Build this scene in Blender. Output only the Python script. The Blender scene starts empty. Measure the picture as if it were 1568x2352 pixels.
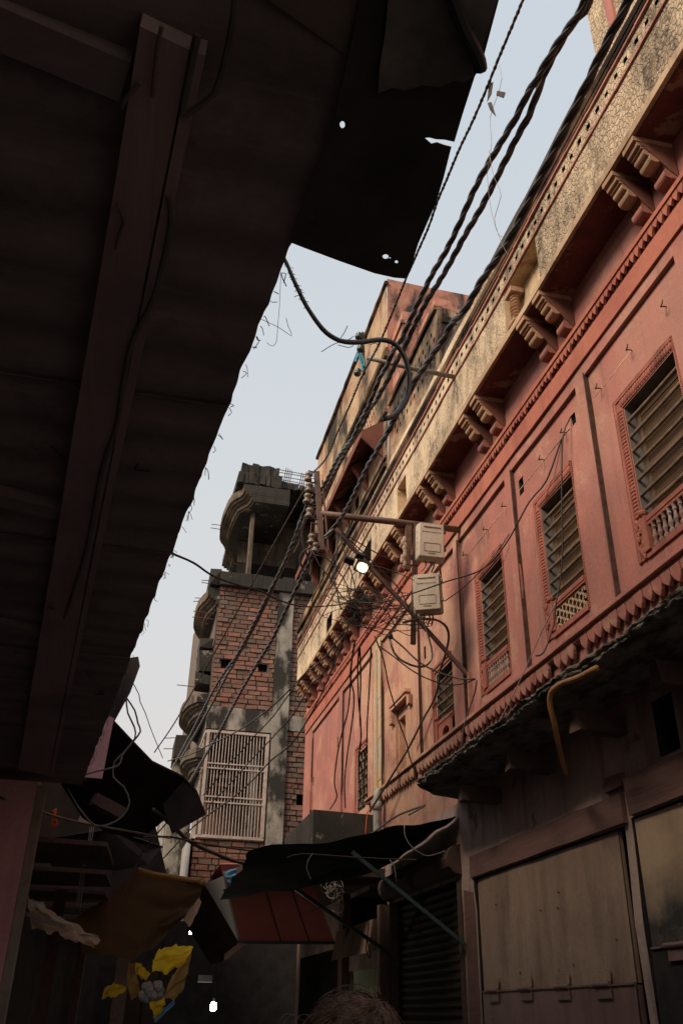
import bpy, bmesh, math, random
from math import *
from mathutils import Vector, Matrix, noise as mnoise
from mathutils.geometry import tessellate_polygon
rnd = random.Random(7)
SC = bpy.context.scene
COL = SC.collection

# ------------------------------------------------------------------ camera solved from the vanishing points of the street
CX, CY, FP = 784.0, 1176.0, 2024.0
V1, V2 = (229.0, 2325.0), (855.0, -2355.0)
EYE = 1.6
_d1 = Vector((V1[0]-CX, -(V1[1]-CY), -FP)).normalized()
_d2 = Vector((V2[0]-CX, -(V2[1]-CY), -FP))
_d2 = (_d2 - _d1*_d1.dot(_d2)).normalized()
_d3 = _d1.cross(_d2)
ROT = Matrix((_d3, _d1, _d2))
cam_d = bpy.data.cameras.new('camera')
cam = bpy.data.objects.new('camera', cam_d)
COL.objects.link(cam)
cam.matrix_world = Matrix.Translation((0, 0, EYE)) @ ROT.to_4x4()
cam_d.sensor_fit = 'VERTICAL'
cam_d.sensor_height = 24.0
cam_d.lens = FP/2352.0*24.0
cam_d.clip_start = 0.02
cam_d.clip_end = 500
SC.camera = cam

def at(px, py, X=None, Y=None, Z=None):
    """a measured picture point carried to a real plane of the street"""
    r = ROT @ Vector((px-CX, -(py-CY), -FP))
    t = X/r.x if X is not None else (Y/r.y if Y is not None else (Z-EYE)/r.z)
    return Vector((r.x*t, r.y*t, r.z*t+EYE))

# ------------------------------------------------------------------ helpers
def nz(x, y=0.0, z=0.0):
    return mnoise.noise(Vector((x, y, z)))

class MB:
    def __init__(s):
        s.v = []; s.f = []; s.m = []; s.c = None
    def add(s, vs, fs, m=0):
        o = len(s.v)
        s.v += [Vector(p) for p in vs]
        for q in fs:
            s.f.append([i+o for i in q]); s.m.append(m)
    def quad(s, a, b, c, d, m=0):
        s.add([a, b, c, d], [(0, 1, 2, 3)], m)
    def hexa(s, p, m=0):          # 8 corners: bottom 4, top 4
        s.add(p, [(3, 2, 1, 0), (4, 5, 6, 7), (0, 1, 5, 4), (1, 2, 6, 5), (2, 3, 7, 6), (3, 0, 4, 7)], m)
    def box(s, x0, x1, y0, y1, z0, z1, m=0, j=0.0):
        p = [(x0, y0, z0), (x1, y0, z0), (x1, y1, z0), (x0, y1, z0), (x0, y0, z1), (x1, y0, z1), (x1, y1, z1), (x0, y1, z1)]
        if j:
            p = [tuple(c+rnd.uniform(-j, j) for c in q) for q in p]
        s.hexa(p, m)
    def bar(s, a, b, w, h, up=(0, 0, 1), m=0):
        a = Vector(a); b = Vector(b); d = (b-a).normalized(); u = Vector(up)
        r = d.cross(u).normalized(); u = r.cross(d).normalized()
        r *= w/2; u *= h/2
        s.hexa([a-r-u, a+r-u, b+r-u, b-r-u, a-r+u, a+r+u, b+r+u, b-r+u], m)
    def tube(s, pts, r, n=6, m=0, caps=True):
        pts = [Vector(p) for p in pts]
        rr = r if isinstance(r, (list, tuple)) else [r]*len(pts)
        o = len(s.v); prev = None
        for i, p in enumerate(pts):
            t = (pts[min(i+1, len(pts)-1)]-pts[max(i-1, 0)])
            if t.length < 1e-9: t = Vector((0, 0, 1))
            t.normalize()
            if prev is None:
                a = Vector((0, 0, 1)) if abs(t.z) < 0.9 else Vector((1, 0, 0))
                u = t.cross(a).normalized()
            else:
                u = prev - t*prev.dot(t)
                if u.length < 1e-6: u = t.cross(Vector((0.3, 0.5, 0.8)))
                u.normalize()
            prev = u; w = t.cross(u)
            for k in range(n):
                a = 2*pi*k/n
                s.v.append(p+(u*cos(a)+w*sin(a))*rr[i])
        for i in range(len(pts)-1):
            for k in range(n):
                k2 = (k+1) % n
                s.f.append([o+i*n+k, o+i*n+k2, o+(i+1)*n+k2, o+(i+1)*n+k]); s.m.append(m)
        if caps:
            s.f.append([o+k for k in range(n)][::-1]); s.m.append(m)
            s.f.append([o+(len(pts)-1)*n+k for k in range(n)]); s.m.append(m)
    def lathe(s, base, axis, prof, n=10, m=0):      # prof: (along, radius)
        b = Vector(base); ax = Vector(axis).normalized()
        s.tube([b+ax*h for h, r in prof], [max(r, 1e-4) for h, r in prof], n, m)
    def prism(s, poly, ext, m=0):                   # poly: list of 3d points, ext vector
        n = len(poly); e = Vector(ext)
        s.add([Vector(p) for p in poly]+[Vector(p)+e for p in poly],
              [list(range(n))[::-1], list(range(n, 2*n))]+[[i, (i+1) % n, n+(i+1) % n, n+i] for i in range(n)], m)
    def blob(s, c, rx, ry, rz, m=0, nu=6, nv=4):
        c = Vector(c); o = len(s.v)
        for i in range(nv+1):
            t = pi*i/nv
            for k in range(nu):
                a = 2*pi*k/nu
                s.v.append(c+Vector((rx*sin(t)*cos(a), ry*sin(t)*sin(a), rz*cos(t))))
        for i in range(nv):
            for k in range(nu):
                k2 = (k+1) % nu
                s.f.append([o+i*nu+k, o+(i+1)*nu+k, o+(i+1)*nu+k2, o+i*nu+k2]); s.m.append(m)
    def relief(s, u0, u1, v0, v1, rects, f, base=0.0, m=0):
        """a wall sheet with recesses: rects = (ua, ub, va, vb, depth, material, open)"""
        us = sorted({round(x, 4) for x in [u0, u1]+[q for r in rects for q in r[:2]] if u0-1e-6 <= x <= u1+1e-6})
        vs = sorted({round(x, 4) for x in [v0, v1]+[q for r in rects for q in r[2:4]] if v0-1e-6 <= x <= v1+1e-6})
        def fill(l, st):
            o = []
            for a, b in zip(l, l[1:]):
                k = max(1, int((b-a)/st)); o += [a+(b-a)*i/k for i in range(k)]
            return o+[l[-1]]
        us = fill(us, 0.5); vs = fill(vs, 0.5)
        nu, nv = len(us)-1, len(vs)-1
        D = [[(base, m, False)]*nv for _ in range(nu)]
        for r in rects:
            dm = (r[4], r[5] if len(r) > 5 and r[5] is not None else m, len(r) > 6 and r[6])
            for i in range(nu):
                uc = (us[i]+us[i+1])/2
                if r[0] < uc < r[1]:
                    for k in range(nv):
                        vc = (vs[k]+vs[k+1])/2
                        if r[2] < vc < r[3]: D[i][k] = dm
        for i in range(nu):
            for k in range(nv):
                d, mm, op = D[i][k]
                if not op:
                    s.quad(f(us[i], vs[k], d), f(us[i+1], vs[k], d), f(us[i+1], vs[k+1], d), f(us[i], vs[k+1], d), mm)
                if i+1 < nu and abs(D[i+1][k][0]-d) > 1e-6:
                    e = D[i+1][k]; mq = mm if d > e[0] else e[1]
                    s.quad(f(us[i+1], vs[k], d), f(us[i+1], vs[k], e[0]), f(us[i+1], vs[k+1], e[0]), f(us[i+1], vs[k+1], d), mq)
                if k+1 < nv and abs(D[i][k+1][0]-d) > 1e-6:
                    e = D[i][k+1]; mq = mm if d > e[0] else e[1]
                    s.quad(f(us[i], vs[k+1], d), f(us[i+1], vs[k+1], d), f(us[i+1], vs[k+1], e[0]), f(us[i], vs[k+1], e[0]), mq)
    def build(s, name, mats, parent=None, smooth=False, bevel=0.0, kind=None, label=None):
        if not isinstance(mats, (list, tuple)): mats = [mats]
        off = Vector((0, 0, 0)); p = parent
        while p is not None:
            off += p.location; p = p.parent
        me = bpy.data.meshes.new(name)
        me.from_pydata([v-off for v in s.v], [], s.f)
        for mt in mats: me.materials.append(mt)
        me.polygons.foreach_set('material_index', s.m)
        if smooth: me.polygons.foreach_set('use_smooth', [True]*len(me.polygons))
        if s.c:
            ca = me.color_attributes.new('tint', 'FLOAT_COLOR', 'POINT')
            for i, c in enumerate(s.c): ca.data[i].color = c
        me.validate(); me.update()
        o = bpy.data.objects.new(name, me)
        COL.objects.link(o)
        if parent is not None: o.parent = parent
        if bevel:
            b = o.modifiers.new('bevel', 'BEVEL'); b.width = bevel; b.segments = 2; b.limit_method = 'ANGLE'
        if kind: o['kind'] = kind
        if label: o['label'] = label
        return o

def thing(name, label, cat, loc=(0, 0, 0), group=None):
    o = bpy.data.objects.new(name, None)
    o.empty_display_size = 0.2
    COL.objects.link(o); o.location = loc
    return tag(o, label, cat, group)
def tag(o, label, cat, group=None):
    o['label'] = label; o['category'] = cat
    if group: o['group'] = group
    return o
def setkind(o, k): o['kind'] = k; return o

def crom(pts, step=0.08):
    pts = [Vector(p) for p in pts]
    if len(pts) < 3:
        n = max(2, int((pts[1]-pts[0]).length/step)); return [pts[0].lerp(pts[1], i/n) for i in range(n+1)]
    P = [pts[0]*2-pts[1]]+pts+[pts[-1]*2-pts[-2]]; out = []
    for i in range(1, len(P)-2):
        a, b, c, d = P[i-1], P[i], P[i+1], P[i+2]
        n = max(2, int((c-b).length/step))
        for k in range(n):
            t = k/n
            out.append(0.5*((2*b)+(c-a)*t+(2*a-5*b+4*c-d)*t*t+(3*b-a-3*c+d)*t**3))
    out.append(pts[-1]); return out
def run(px, y0, y1):
    """picture polyline between two street depths"""
    L = [0.0]
    for a, b in zip(px, px[1:]): L.append(L[-1]+hypot(b[0]-a[0], b[1]-a[1]))
    return [at(p[0], p[1], Y=1.0/((1-l/L[-1])/y0+(l/L[-1])/y1)) for p, l in zip(px, L)]

# ------------------------------------------------------------------ materials
class G:
    def __init__(s, name):
        s.mat = bpy.data.materials.new(name); s.mat.use_nodes = True
        s.t = s.mat.node_tree; s.b = s.t.nodes['Principled BSDF']
        s.pos = s.t.nodes.new('ShaderNodeNewGeometry').outputs['Position']
    def n(s, typ, ins=None, **kw):
        q = s.t.nodes.new(typ)
        for k, v in kw.items(): setattr(q, k, v)
        for k, v in (ins or {}).items(): s.set(q.inputs[k], v)
        return q
    def set(s, i, v):
        if hasattr(v, 'is_output') or isinstance(v, bpy.types.NodeSocket): s.t.links.new(v, i)
        else: i.default_value = v
    def map(s, sc, src=None, loc=(0, 0, 0)):
        return s.n('ShaderNodeMapping', {'Vector': src or s.pos, 'Scale': sc, 'Location': loc}).outputs[0]
    def noise(s, scale, detail=6, rough=0.55, vec=None, dist=0.0):
        return s.n('ShaderNodeTexNoise', {'Vector': vec or s.pos, 'Scale': scale, 'Detail': detail, 'Roughness': rough, 'Distortion': dist}).outputs['Fac']
    def ramp(s, fac, a, b):
        return s.n('ShaderNodeMapRange', {'Value': fac, 'From Min': a, 'From Max': b}).outputs['Result']
    def mix(s, fac, a, b, blend='MIX'):
        q = s.n('ShaderNodeMix', data_type='RGBA', blend_type=blend)
        s.set(q.inputs[0], fac)
        s.set(q.inputs[6], a if not isinstance(a, tuple) else (*a, 1)); s.set(q.inputs[7], b if not isinstance(b, tuple) else (*b, 1))
        return q.outputs[2]
    def math(s, op, a, b=0.0):
        q = s.n('ShaderNodeMath', operation=op); s.set(q.inputs[0], a); s.set(q.inputs[1], b); return q.outputs[0]
    def xyz(s):
        return s.n('ShaderNodeSeparateXYZ', {'Vector': s.pos}).outputs
    def bump(s, h, st, dist=0.01, prev=None):
        i = {'Height': h, 'Strength': st, 'Distance': dist}
        if prev: i['Normal'] = prev
        return s.n('ShaderNodeBump', i).outputs[0]
    def out(s, col, rough=0.85, nrm=None, spec=0.3, metal=0.0):
        s.set(s.b.inputs['Base Color'], col if not isinstance(col, tuple) else (*col, 1))
        s.set(s.b.inputs['Roughness'], rough); s.b.inputs['Specular IOR Level'].default_value = spec
        s.b.inputs['Metallic'].default_value = metal
        if nrm is not None: s.set(s.b.inputs['Normal'], nrm)
        return s.mat

def plaster(name, c1, c2, dirt, dirt_amt=0.5, peel=None, peel_t=(0.56, 0.6), scale=1.3, bump=0.35, band=None, rough=0.9, streak=(5, 5, 0.7), st_t=(0.5, 0.74)):
    g = G(name)
    col = g.mix(g.ramp(g.noise(scale, 8, 0.6), 0.38, 0.64), c1, c2)
    fine = g.noise(34, 5, 0.6)
    hts = g.math('MULTIPLY', fine, 0.35)
    if peel:
        pf = g.noise(scale*1.9, 11, 0.68, dist=0.3)
        if band:
            y = g.xyz()[1]
            b = g.math('MULTIPLY', g.ramp(y, band[0], band[0]+1.2), g.ramp(y, band[1]+1.4, band[1]))
            pf = g.math('ADD', pf, g.math('MULTIPLY', b, band[2]))
        pm = g.ramp(pf, *peel_t)
        col = g.mix(pm, col, peel)
        hts = g.math('SUBTRACT', hts, g.math('MULTIPLY', pm, 0.6))
    st = g.ramp(g.noise(1.0, 7, 0.62, vec=g.map(streak)), *st_t)
    bl = g.ramp(g.noise(2.6, 9, 0.66), 0.45, 0.75)
    col = g.mix(g.math('MULTIPLY', g.math('ADD', st, g.math('MULTIPLY', bl, 0.5)), dirt_amt), col, dirt)
    pit = g.ramp(g.noise(70, 2, 0.5), 0.66, 0.74)
    col = g.mix(g.math('MULTIPLY', pit, 0.35), col, dirt)
    col = g.mix(g.ramp(fine, 0.2, 0.8), g.mix(0.25, col, (0, 0, 0)), col)
    return g.out(col, rough, g.bump(hts, bump, 0.012), 0.2)

def crackle(name, base, base2, dark, scale=13, amt=1.0, stain=0.55):
    g = G(name)
    wob = g.n('ShaderNodeTexNoise', {'Vector': g.pos, 'Scale': 5.0, 'Detail': 4}).outputs['Color']
    v = g.n('ShaderNodeMix', data_type='VECTOR'); g.set(v.inputs[0], 0.07); g.set(v.inputs[4], g.pos); g.set(v.inputs[5], wob)
    vec = g.map((1, 1, 0.72), v.outputs[1])
    e = g.n('ShaderNodeTexVoronoi', {'Vector': vec, 'Scale': scale}, feature='DISTANCE_TO_EDGE').outputs['Distance']
    cc = g.n('ShaderNodeTexVoronoi', {'Vector': vec, 'Scale': scale}).outputs['Color']
    zone = g.math('MULTIPLY', g.ramp(g.noise(0.9, 5, 0.6), 0.36, 0.50), g.math('ADD', g.math('MULTIPLY', g.ramp(g.xyz()[1], 6.6, 4.6), 0.72), 0.28))
    crack = g.math('MULTIPLY', g.math('MULTIPLY', g.ramp(e, 0.16, 0.0), zone), g.ramp(g.noise(7, 5, 0.7), 0.36, 0.58))
    fall = g.ramp(g.noise(5.5, 8, 0.7), 0.56, 0.63)
    col = g.mix(g.ramp(g.noise(1.7, 8, 0.6), 0.35, 0.65), base, base2)
    cv = g.n('ShaderNodeSeparateColor', {'Color': cc}).outputs[0]
    col = g.mix(g.math('MULTIPLY', g.math('MULTIPLY', cv, zone), 0.45), col, (0.30, 0.21, 0.14))
    col = g.mix(g.math('MULTIPLY', crack, 0.85*amt), col, dark)
    st = g.ramp(g.noise(1.0, 8, 0.66, vec=g.map((2.2, 2.2, 0.7))), 0.45, 0.58)
    grain = g.ramp(g.noise(16, 8, 0.75), 0.34, 0.58)
    col = g.mix(g.math('MULTIPLY', g.math('MULTIPLY', st, grain), stain*1.65), col, (0.05, 0.040, 0.032))
    col = g.mix(g.math('MULTIPLY', fall, 0.35), col, (0.36, 0.23, 0.13))
    h = g.math('ADD', g.math('MULTIPLY', g.ramp(e, 0.0, 0.14), zone), g.math('MULTIPLY', g.noise(40, 5, 0.6), 0.3))
    h = g.math('SUBTRACT', h, g.math('MULTIPLY', fall, 0.5))
    return g.out(col, 0.92, g.bump(h, 0.55, 0.02), 0.15)

def simple(name, c, var=0.25, rough=0.7, scale=8, bump=0.15, spec=0.3, metal=0.0, c2=None):
    g = G(name)
    f = g.noise(scale, 7, 0.6)
    col = g.mix(g.ramp(f, 0.3, 0.7), c, c2 or tuple(x*(1-var*1.6) for x in c))
    return g.out(col, rough, g.bump(g.noise(scale*5, 4, 0.6), bump, 0.008), spec, metal)

def wood(name, c1, c2, axis_scale=(18, 1.2, 18), rough=0.85, bump=0.5):
    g = G(name)
    f = g.noise(1.6, 8, 0.65, vec=g.map(axis_scale), dist=0.4)
    col = g.mix(g.ramp(f, 0.3, 0.7), c1, c2)
    col = g.mix(g.math('MULTIPLY', g.ramp(g.noise(2.1, 6, 0.6), 0.5, 0.7), 0.5), col, tuple(x*0.4 for x in c2))
    return g.out(col, rough, g.bump(f, bump, 0.01), 0.2)

def emis(name, c, st):
    g = G(name)
    g.b.inputs['Emission Color'].default_value = (*c, 1); g.b.inputs['Emission Strength'].default_value = st
    return g.out((0.9, 0.9, 0.85))

M = {}
RED, RED2 = (0.385, 0.142, 0.114), (0.315, 0.128, 0.110)
M['red'] = plaster('red_plaster', RED, RED2, (0.17, 0.085, 0.072), 0.46, peel=(0.50, 0.29, 0.19), peel_t=(0.55, 0.72), band=(7.2, 11.4, 0.20), bump=0.6, streak=(2.6, 2.6, 0.45), st_t=(0.47, 0.70))
M['orange_red'] = plaster('orange_red_plaster', (0.42, 0.15, 0.10), (0.37, 0.12, 0.09), (0.12, 0.04, 0.03), 0.45)
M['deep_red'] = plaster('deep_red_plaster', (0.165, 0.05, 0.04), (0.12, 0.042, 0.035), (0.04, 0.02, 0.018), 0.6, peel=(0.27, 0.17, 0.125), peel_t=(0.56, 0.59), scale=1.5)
M['seam'] = simple('dark_groove', (0.085, 0.04, 0.028), 0.4, 0.95, 12)
M['cream'] = crackle('cracked_cream_plaster', (0.63, 0.49, 0.335), (0.50, 0.39, 0.275), (0.15, 0.105, 0.075), scale=30)
M['cream_smooth'] = plaster('cream_plaster', (0.64, 0.47, 0.30), (0.57, 0.39, 0.22), (0.10, 0.075, 0.055), 0.55, peel=(0.42, 0.24, 0.13), peel_t=(0.6, 0.63), bump=0.4)
M['edge'] = plaster('slab_edge_plaster', (0.50, 0.36, 0.24), (0.42, 0.28, 0.18), (0.06, 0.045, 0.035), 0.6)
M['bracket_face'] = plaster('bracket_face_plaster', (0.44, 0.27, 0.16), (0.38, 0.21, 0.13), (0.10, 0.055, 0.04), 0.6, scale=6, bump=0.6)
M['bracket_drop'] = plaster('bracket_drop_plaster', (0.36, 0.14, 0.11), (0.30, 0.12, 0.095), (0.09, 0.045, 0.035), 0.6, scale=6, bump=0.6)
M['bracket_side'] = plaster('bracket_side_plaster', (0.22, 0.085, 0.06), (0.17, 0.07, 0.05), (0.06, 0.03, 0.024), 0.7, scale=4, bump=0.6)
M['pinkline'] = plaster('pink_line_plaster', (0.46, 0.21, 0.17), (0.42, 0.16, 0.13), (0.08, 0.05, 0.04), 0.6, scale=4)
M['stain'] = plaster('stained_cream_plaster', (0.50, 0.355, 0.225), (0.42, 0.275, 0.17), (0.035, 0.028, 0.022), 0.95, peel=(0.40, 0.15, 0.085), peel_t=(0.56, 0.62), scale=2.0, bump=0.6, streak=(3, 1.0, 0.6), st_t=(0.44, 0.60))
M['coping'] = plaster('black_weathered_coping', (0.075, 0.062, 0.05), (0.05, 0.042, 0.036), (0.02, 0.018, 0.016), 0.6, peel=(0.35, 0.23, 0.13), peel_t=(0.60, 0.66), scale=3.2, bump=0.7)
M['mould'] = plaster('brown_moulding', (0.30, 0.185, 0.10), (0.14, 0.085, 0.055), (0.03, 0.02, 0.016), 1.0, scale=4, bump=0.6, streak=(3, 1.5, 1), st_t=(0.40, 0.56))
M['tower_pink'] = plaster('faded_pink_plaster', (0.52, 0.25, 0.18), (0.47, 0.21, 0.15), (0.05, 0.04, 0.035), 0.9, scale=1.6, bump=0.5, streak=(2.5, 2.5, 1.0), st_t=(0.47, 0.60))
M['hole'] = simple('dark_hole', (0.02, 0.014, 0.011), 0.3, 0.95)
M['reveal'] = plaster('grey_reveal', (0.19, 0.17, 0.155), (0.14, 0.122, 0.11), (0.07, 0.05, 0.045), 0.5, scale=5)
M['shutter'] = wood('shutter_wood', (0.125, 0.074, 0.043), (0.072, 0.044, 0.027), (3, 1.5, 30))
M['rod'] = simple('painted_iron_rod', (0.21, 0.135, 0.083), 0.4, 0.6, 18, spec=0.4)
M['carve'] = plaster('carved_red_frame', (0.36, 0.125, 0.09), (0.29, 0.10, 0.075), (0.09, 0.038, 0.03), 0.75, scale=7, bump=0.5)
M['baluster'] = plaster('stained_baluster', (0.24, 0.13, 0.10), (0.18, 0.10, 0.08), (0.62, 0.58, 0.54), 0.5, scale=9, bump=0.5, streak=(14, 14, 2))
M['soot'] = plaster('sooty_plaster', (0.44, 0.32, 0.275), (0.31, 0.225, 0.195), (0.03, 0.022, 0.02), 0.65, peel=(0.2, 0.13, 0.1), peel_t=(0.6, 0.66), scale=1.6, bump=0.9)
M['black_soot_and_shade'] = simple('black_soot_and_shade', (0.03, 0.025, 0.023), 0.4, 0.95, 5, 0.5)  # soot, and shade put into the colour of openings and dark rooms
M['stone'] = plaster('grey_stone', (0.225, 0.195, 0.165), (0.14, 0.12, 0.10), (0.028, 0.025, 0.022), 0.9, scale=6, bump=1.2, streak=(9, 4, 12), st_t=(0.44, 0.62))
M['old_wood'] = wood('blackened_wood', (0.10, 0.06, 0.048), (0.06, 0.036, 0.03))
M['beam_wood'] = wood('painted_old_wood', (0.165, 0.09, 0.078), (0.12, 0.066, 0.058))
M['door'] = plaster('brown_painted_metal', (0.37, 0.255, 0.19), (0.31, 0.21, 0.155), (0.10, 0.065, 0.05), 0.6, scale=1.1, bump=0.25, rough=0.6, streak=(3, 3, 0.6), st_t=(0.48, 0.72))
M['door_low'] = plaster('plum_painted_metal', (0.25, 0.145, 0.128), (0.20, 0.122, 0.108), (0.08, 0.05, 0.045), 0.55, scale=1.4, bump=0.25, rough=0.55)
g = G('sooted_metal')
zz = g.xyz()[2]
base = g.mix(g.ramp(g.noise(1.2, 8, .6), .35, .65), (0.46, 0.33, 0.215), (0.34, 0.24, 0.155))
base = g.mix(g.math('MULTIPLY', g.ramp(g.noise(1.0, 7, .6, vec=g.map((2, 2, .8))), .5, .7), .5), base, (0.12, 0.07, 0.04))
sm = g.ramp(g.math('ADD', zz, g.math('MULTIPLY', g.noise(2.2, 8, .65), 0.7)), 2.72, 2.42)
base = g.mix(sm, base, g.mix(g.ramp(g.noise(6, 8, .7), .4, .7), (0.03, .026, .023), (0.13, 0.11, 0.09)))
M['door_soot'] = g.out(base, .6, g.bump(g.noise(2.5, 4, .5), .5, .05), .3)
M['shutter_metal'] = simple('dark_rolling_shutter', (0.045, 0.033, 0.027), 0.4, 0.65, 6, 0.2, 0.12)
M['green_wall'] = plaster('pale_green_wall', (0.34, 0.40, 0.28), (0.40, 0.37, 0.24), (0.06, 0.05, 0.04), 0.6)
M['brown_wall'] = plaster('brown_rough_wall', (0.17, 0.10, 0.075), (0.13, 0.08, 0.06), (0.03, 0.02, 0.018), 0.6)
M['concrete'] = plaster('weathered_concrete', (0.38, 0.34, 0.29), (0.29, 0.255, 0.215), (0.04, 0.036, 0.032), 1.0, scale=2.5, bump=0.6, streak=(3, 3, 1.4), st_t=(0.44, 0.58))
M['concrete_dark'] = plaster('black_stained_concrete', (0.055, 0.048, 0.04), (0.038, 0.034, 0.029), (0.015, 0.018, 0.017), 0.8, peel=(0.24, 0.20, 0.16), peel_t=(0.62, 0.64), scale=1.7, bump=0.5)
M['concrete_rim'] = plaster('beige_stained_concrete', (0.19, 0.145, 0.10), (0.105, 0.083, 0.062), (0.022, 0.02, 0.018), 1.0, scale=2.2, bump=0.5)
M['mortar'] = simple('mortar', (0.17, 0.13, 0.105), 0.4, 0.95, 10, 0.4)
g = G('fired_brick')
tint = g.n('ShaderNodeAttribute', attribute_name='tint').outputs['Color']
bc = g.mix(g.ramp(g.noise(9, 7, 0.65), 0.35, 0.7), tint, (0.16, 0.10, 0.075))
bc = g.mix(g.math('MULTIPLY', g.ramp(g.noise(0.8, 6, 0.6), 0.5, 0.68), 0.55), bc, (0.12, 0.095, 0.08))
M['brick'] = g.out(bc, 0.95, g.bump(g.noise(30, 6, 0.65), 0.6, 0.02), 0.15)
M['white_metal'] = simple('white_painted_iron', (0.50, 0.45, 0.41), 0.25, 0.5, 10, 0.05, 0.4, c2=(0.34, 0.25, 0.21))
M['rusty'] = simple('rusty_iron', (0.15, 0.078, 0.05), 0.4, 0.8, 14, 0.3, c2=(0.07, 0.04, 0.03))
M['brown_paint_iron'] = simple('brown_painted_iron', (0.17, 0.10, 0.075), 0.25, 0.6, 12, 0.1)
M['grey_pipe'] = simple('grey_iron_pipe', (0.24, 0.2, 0.165), 0.3, 0.6, 12, 0.1, 0.4)
M['porcelain'] = simple('dusty_porcelain', (0.22, 0.175, 0.135), 0.35, 0.35, 14, 0.05, 0.5, c2=(0.16, 0.115, 0.085))
M['porc_green'] = simple('green_insulator', (0.06, 0.085, 0.06), 0.35, 0.35, 14, 0.05, 0.5)
M['cable'] = simple('black_cable', (0.04, 0.036, 0.033), 0.35, 0.36, 9, 0.1, 0.55, c2=(0.085, 0.075, 0.065))
M['cable_lt'] = simple('dusty_grey_cable', (0.12, 0.105, 0.09), 0.35, 0.6, 9, 0.1, 0.4)
M['wire'] = simple('black_wire', (0.03, 0.026, 0.023), 0.3, 0.6, 20, 0.0)
M['wire_brown'] = simple('brown_wire', (0.10, 0.07, 0.05), 0.3, 0.7, 20, 0.0)
M['wire_pale'] = simple('pale_wire', (0.34, 0.30, 0.26), 0.3, 0.6, 20, 0.0)
M['meter'] = plaster('dusty_beige_plastic', (0.52, 0.435, 0.345), (0.47, 0.385, 0.30), (0.17, 0.12, 0.09), 0.45, scale=6, bump=0.08, rough=0.55)
M['ink'] = simple('dark_print', (0.11, 0.08, 0.065), 0.2, 0.8)
M['black_plastic'] = simple('black_plastic', (0.03, 0.033, 0.035), 0.3, 0.45)
M['lamp'] = emis('floodlight_leds', (1.0, 0.93, 0.70), 30)
M['lamp_rim'] = emis('floodlight_reflector', (1.0, 0.72, 0.30), 1.3)
M['bulb'] = emis('bulb_glow', (1.0, 0.90, 0.72), 140)
M['pvc'] = simple('grey_pvc', (0.34, 0.31, 0.28), 0.25, 0.5, 8, 0.05)
M['lime'] = plaster('lime_streaked_plaster', (0.42, 0.36, 0.28), (0.50, 0.34, 0.17), (0.33, 0.12, 0.085), 0.5, scale=3, bump=0.5, streak=(16, 16, 0.8))
M['awn_panel'] = plaster('dusty_plum_board', (0.215, 0.165, 0.165), (0.17, 0.132, 0.132), (0.09, 0.068, 0.068), 0.5, scale=1.8, bump=0.25)
M['awn_beam'] = wood('plum_beam', (0.27, 0.19, 0.192), (0.215, 0.152, 0.152), (14, 1.0, 14), bump=0.3)
M['awn_dark'] = simple('dark_brown_boards', (0.17, 0.125, 0.115), 0.4, 0.9, 4, 0.3)  # brown darker than the plum awning boards
M['sheet'] = simple('blackened_sheet_metal', (0.055, 0.048, 0.043), 0.4, 0.7, 5, 0.2, 0.3)
M['pink_wall'] = plaster('pink_painted_plaster', (0.60, 0.33, 0.35), (0.54, 0.28, 0.31), (0.2, 0.12, 0.12), 0.4, scale=2.4, bump=0.3)
M['tin'] = simple('dark_rusted_tin', (0.028, 0.016, 0.014), 0.4, 0.75, 6, 0.25, 0.3)
M['black_tarp'] = simple('black_green_tarpaulin', (0.015, 0.020, 0.018), 0.35, 0.85, 5, 0.35, 0.08)
M['brown_tarp'] = simple('brown_tarpaulin', (0.085, 0.05, 0.028), 0.3, 0.7, 4, 0.25, 0.25)
M['ochre_tarp'] = simple('ochre_tarpaulin', (0.36, 0.21, 0.075), 0.3, 0.7, 6, 0.2, 0.25)
M['beige_cloth'] = simple('beige_cloth', (0.68, 0.54, 0.44), 0.2, 0.9, 5, 0.3, 0.1)
M['yellow'] = simple('yellow_plastic', (0.78, 0.47, 0.03), 0.25, 0.55, 6, 0.25, 0.35)
M['white_bag'] = simple('white_plastic_bag', (0.55, 0.5, 0.47), 0.2, 0.45, 12, 0.4, 0.4)
M['blue'] = simple('blue_sheet', (0.17, 0.36, 0.55), 0.2, 0.6, 6, 0.2)
M['teal'] = simple('teal_cloth', (0.08, 0.32, 0.42), 0.3, 0.8, 20, 0.3)
M['sign_red'] = simple('red_sign_board', (0.50, 0.14, 0.12), 0.12, 0.55, 3, 0.06, 0.3)
M['sign_white'] = simple('white_sign_side', (0.58, 0.57, 0.56), 0.12, 0.5, 4, 0.05, 0.35)
M['sign_brown'] = wood('brown_sign_board', (0.036, 0.02, 0.012), (0.026, 0.015, 0.01), (3, 3, 6), bump=0.1)
M['strut'] = simple('teal_black_strut', (0.05, 0.085, 0.078), 0.4, 0.6, 9, 0.2, 0.35)
M['conduit'] = simple('tan_conduit', (0.40, 0.19, 0.07), 0.25, 0.6, 9, 0.1)
M['ground'] = plaster('worn_paving', (0.30, 0.27, 0.24), (0.24, 0.21, 0.185), (0.04, 0.035, 0.03), 0.6)
M['corrug'] = simple('grey_corrugated_sheet', (0.30, 0.28, 0.27), 0.3, 0.6, 3, 0.1)
M['orange_thread'] = simple('orange_thread', (0.55, 0.11, 0.03), 0.2, 0.9)
M['hair'] = simple('brown_grey_hair', (0.055, 0.03, 0.021), 0.3, 0.6, 45, 0.0, 0.3, c2=(0.27, 0.165, 0.115))
M['skin'] = simple('skin', (0.36, 0.2, 0.13), 0.12, 0.6, 12, 0.05)
M['kurta'] = simple('grey_kurta', (0.18, 0.17, 0.17), 0.2, 0.9, 20, 0.2)
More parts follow.
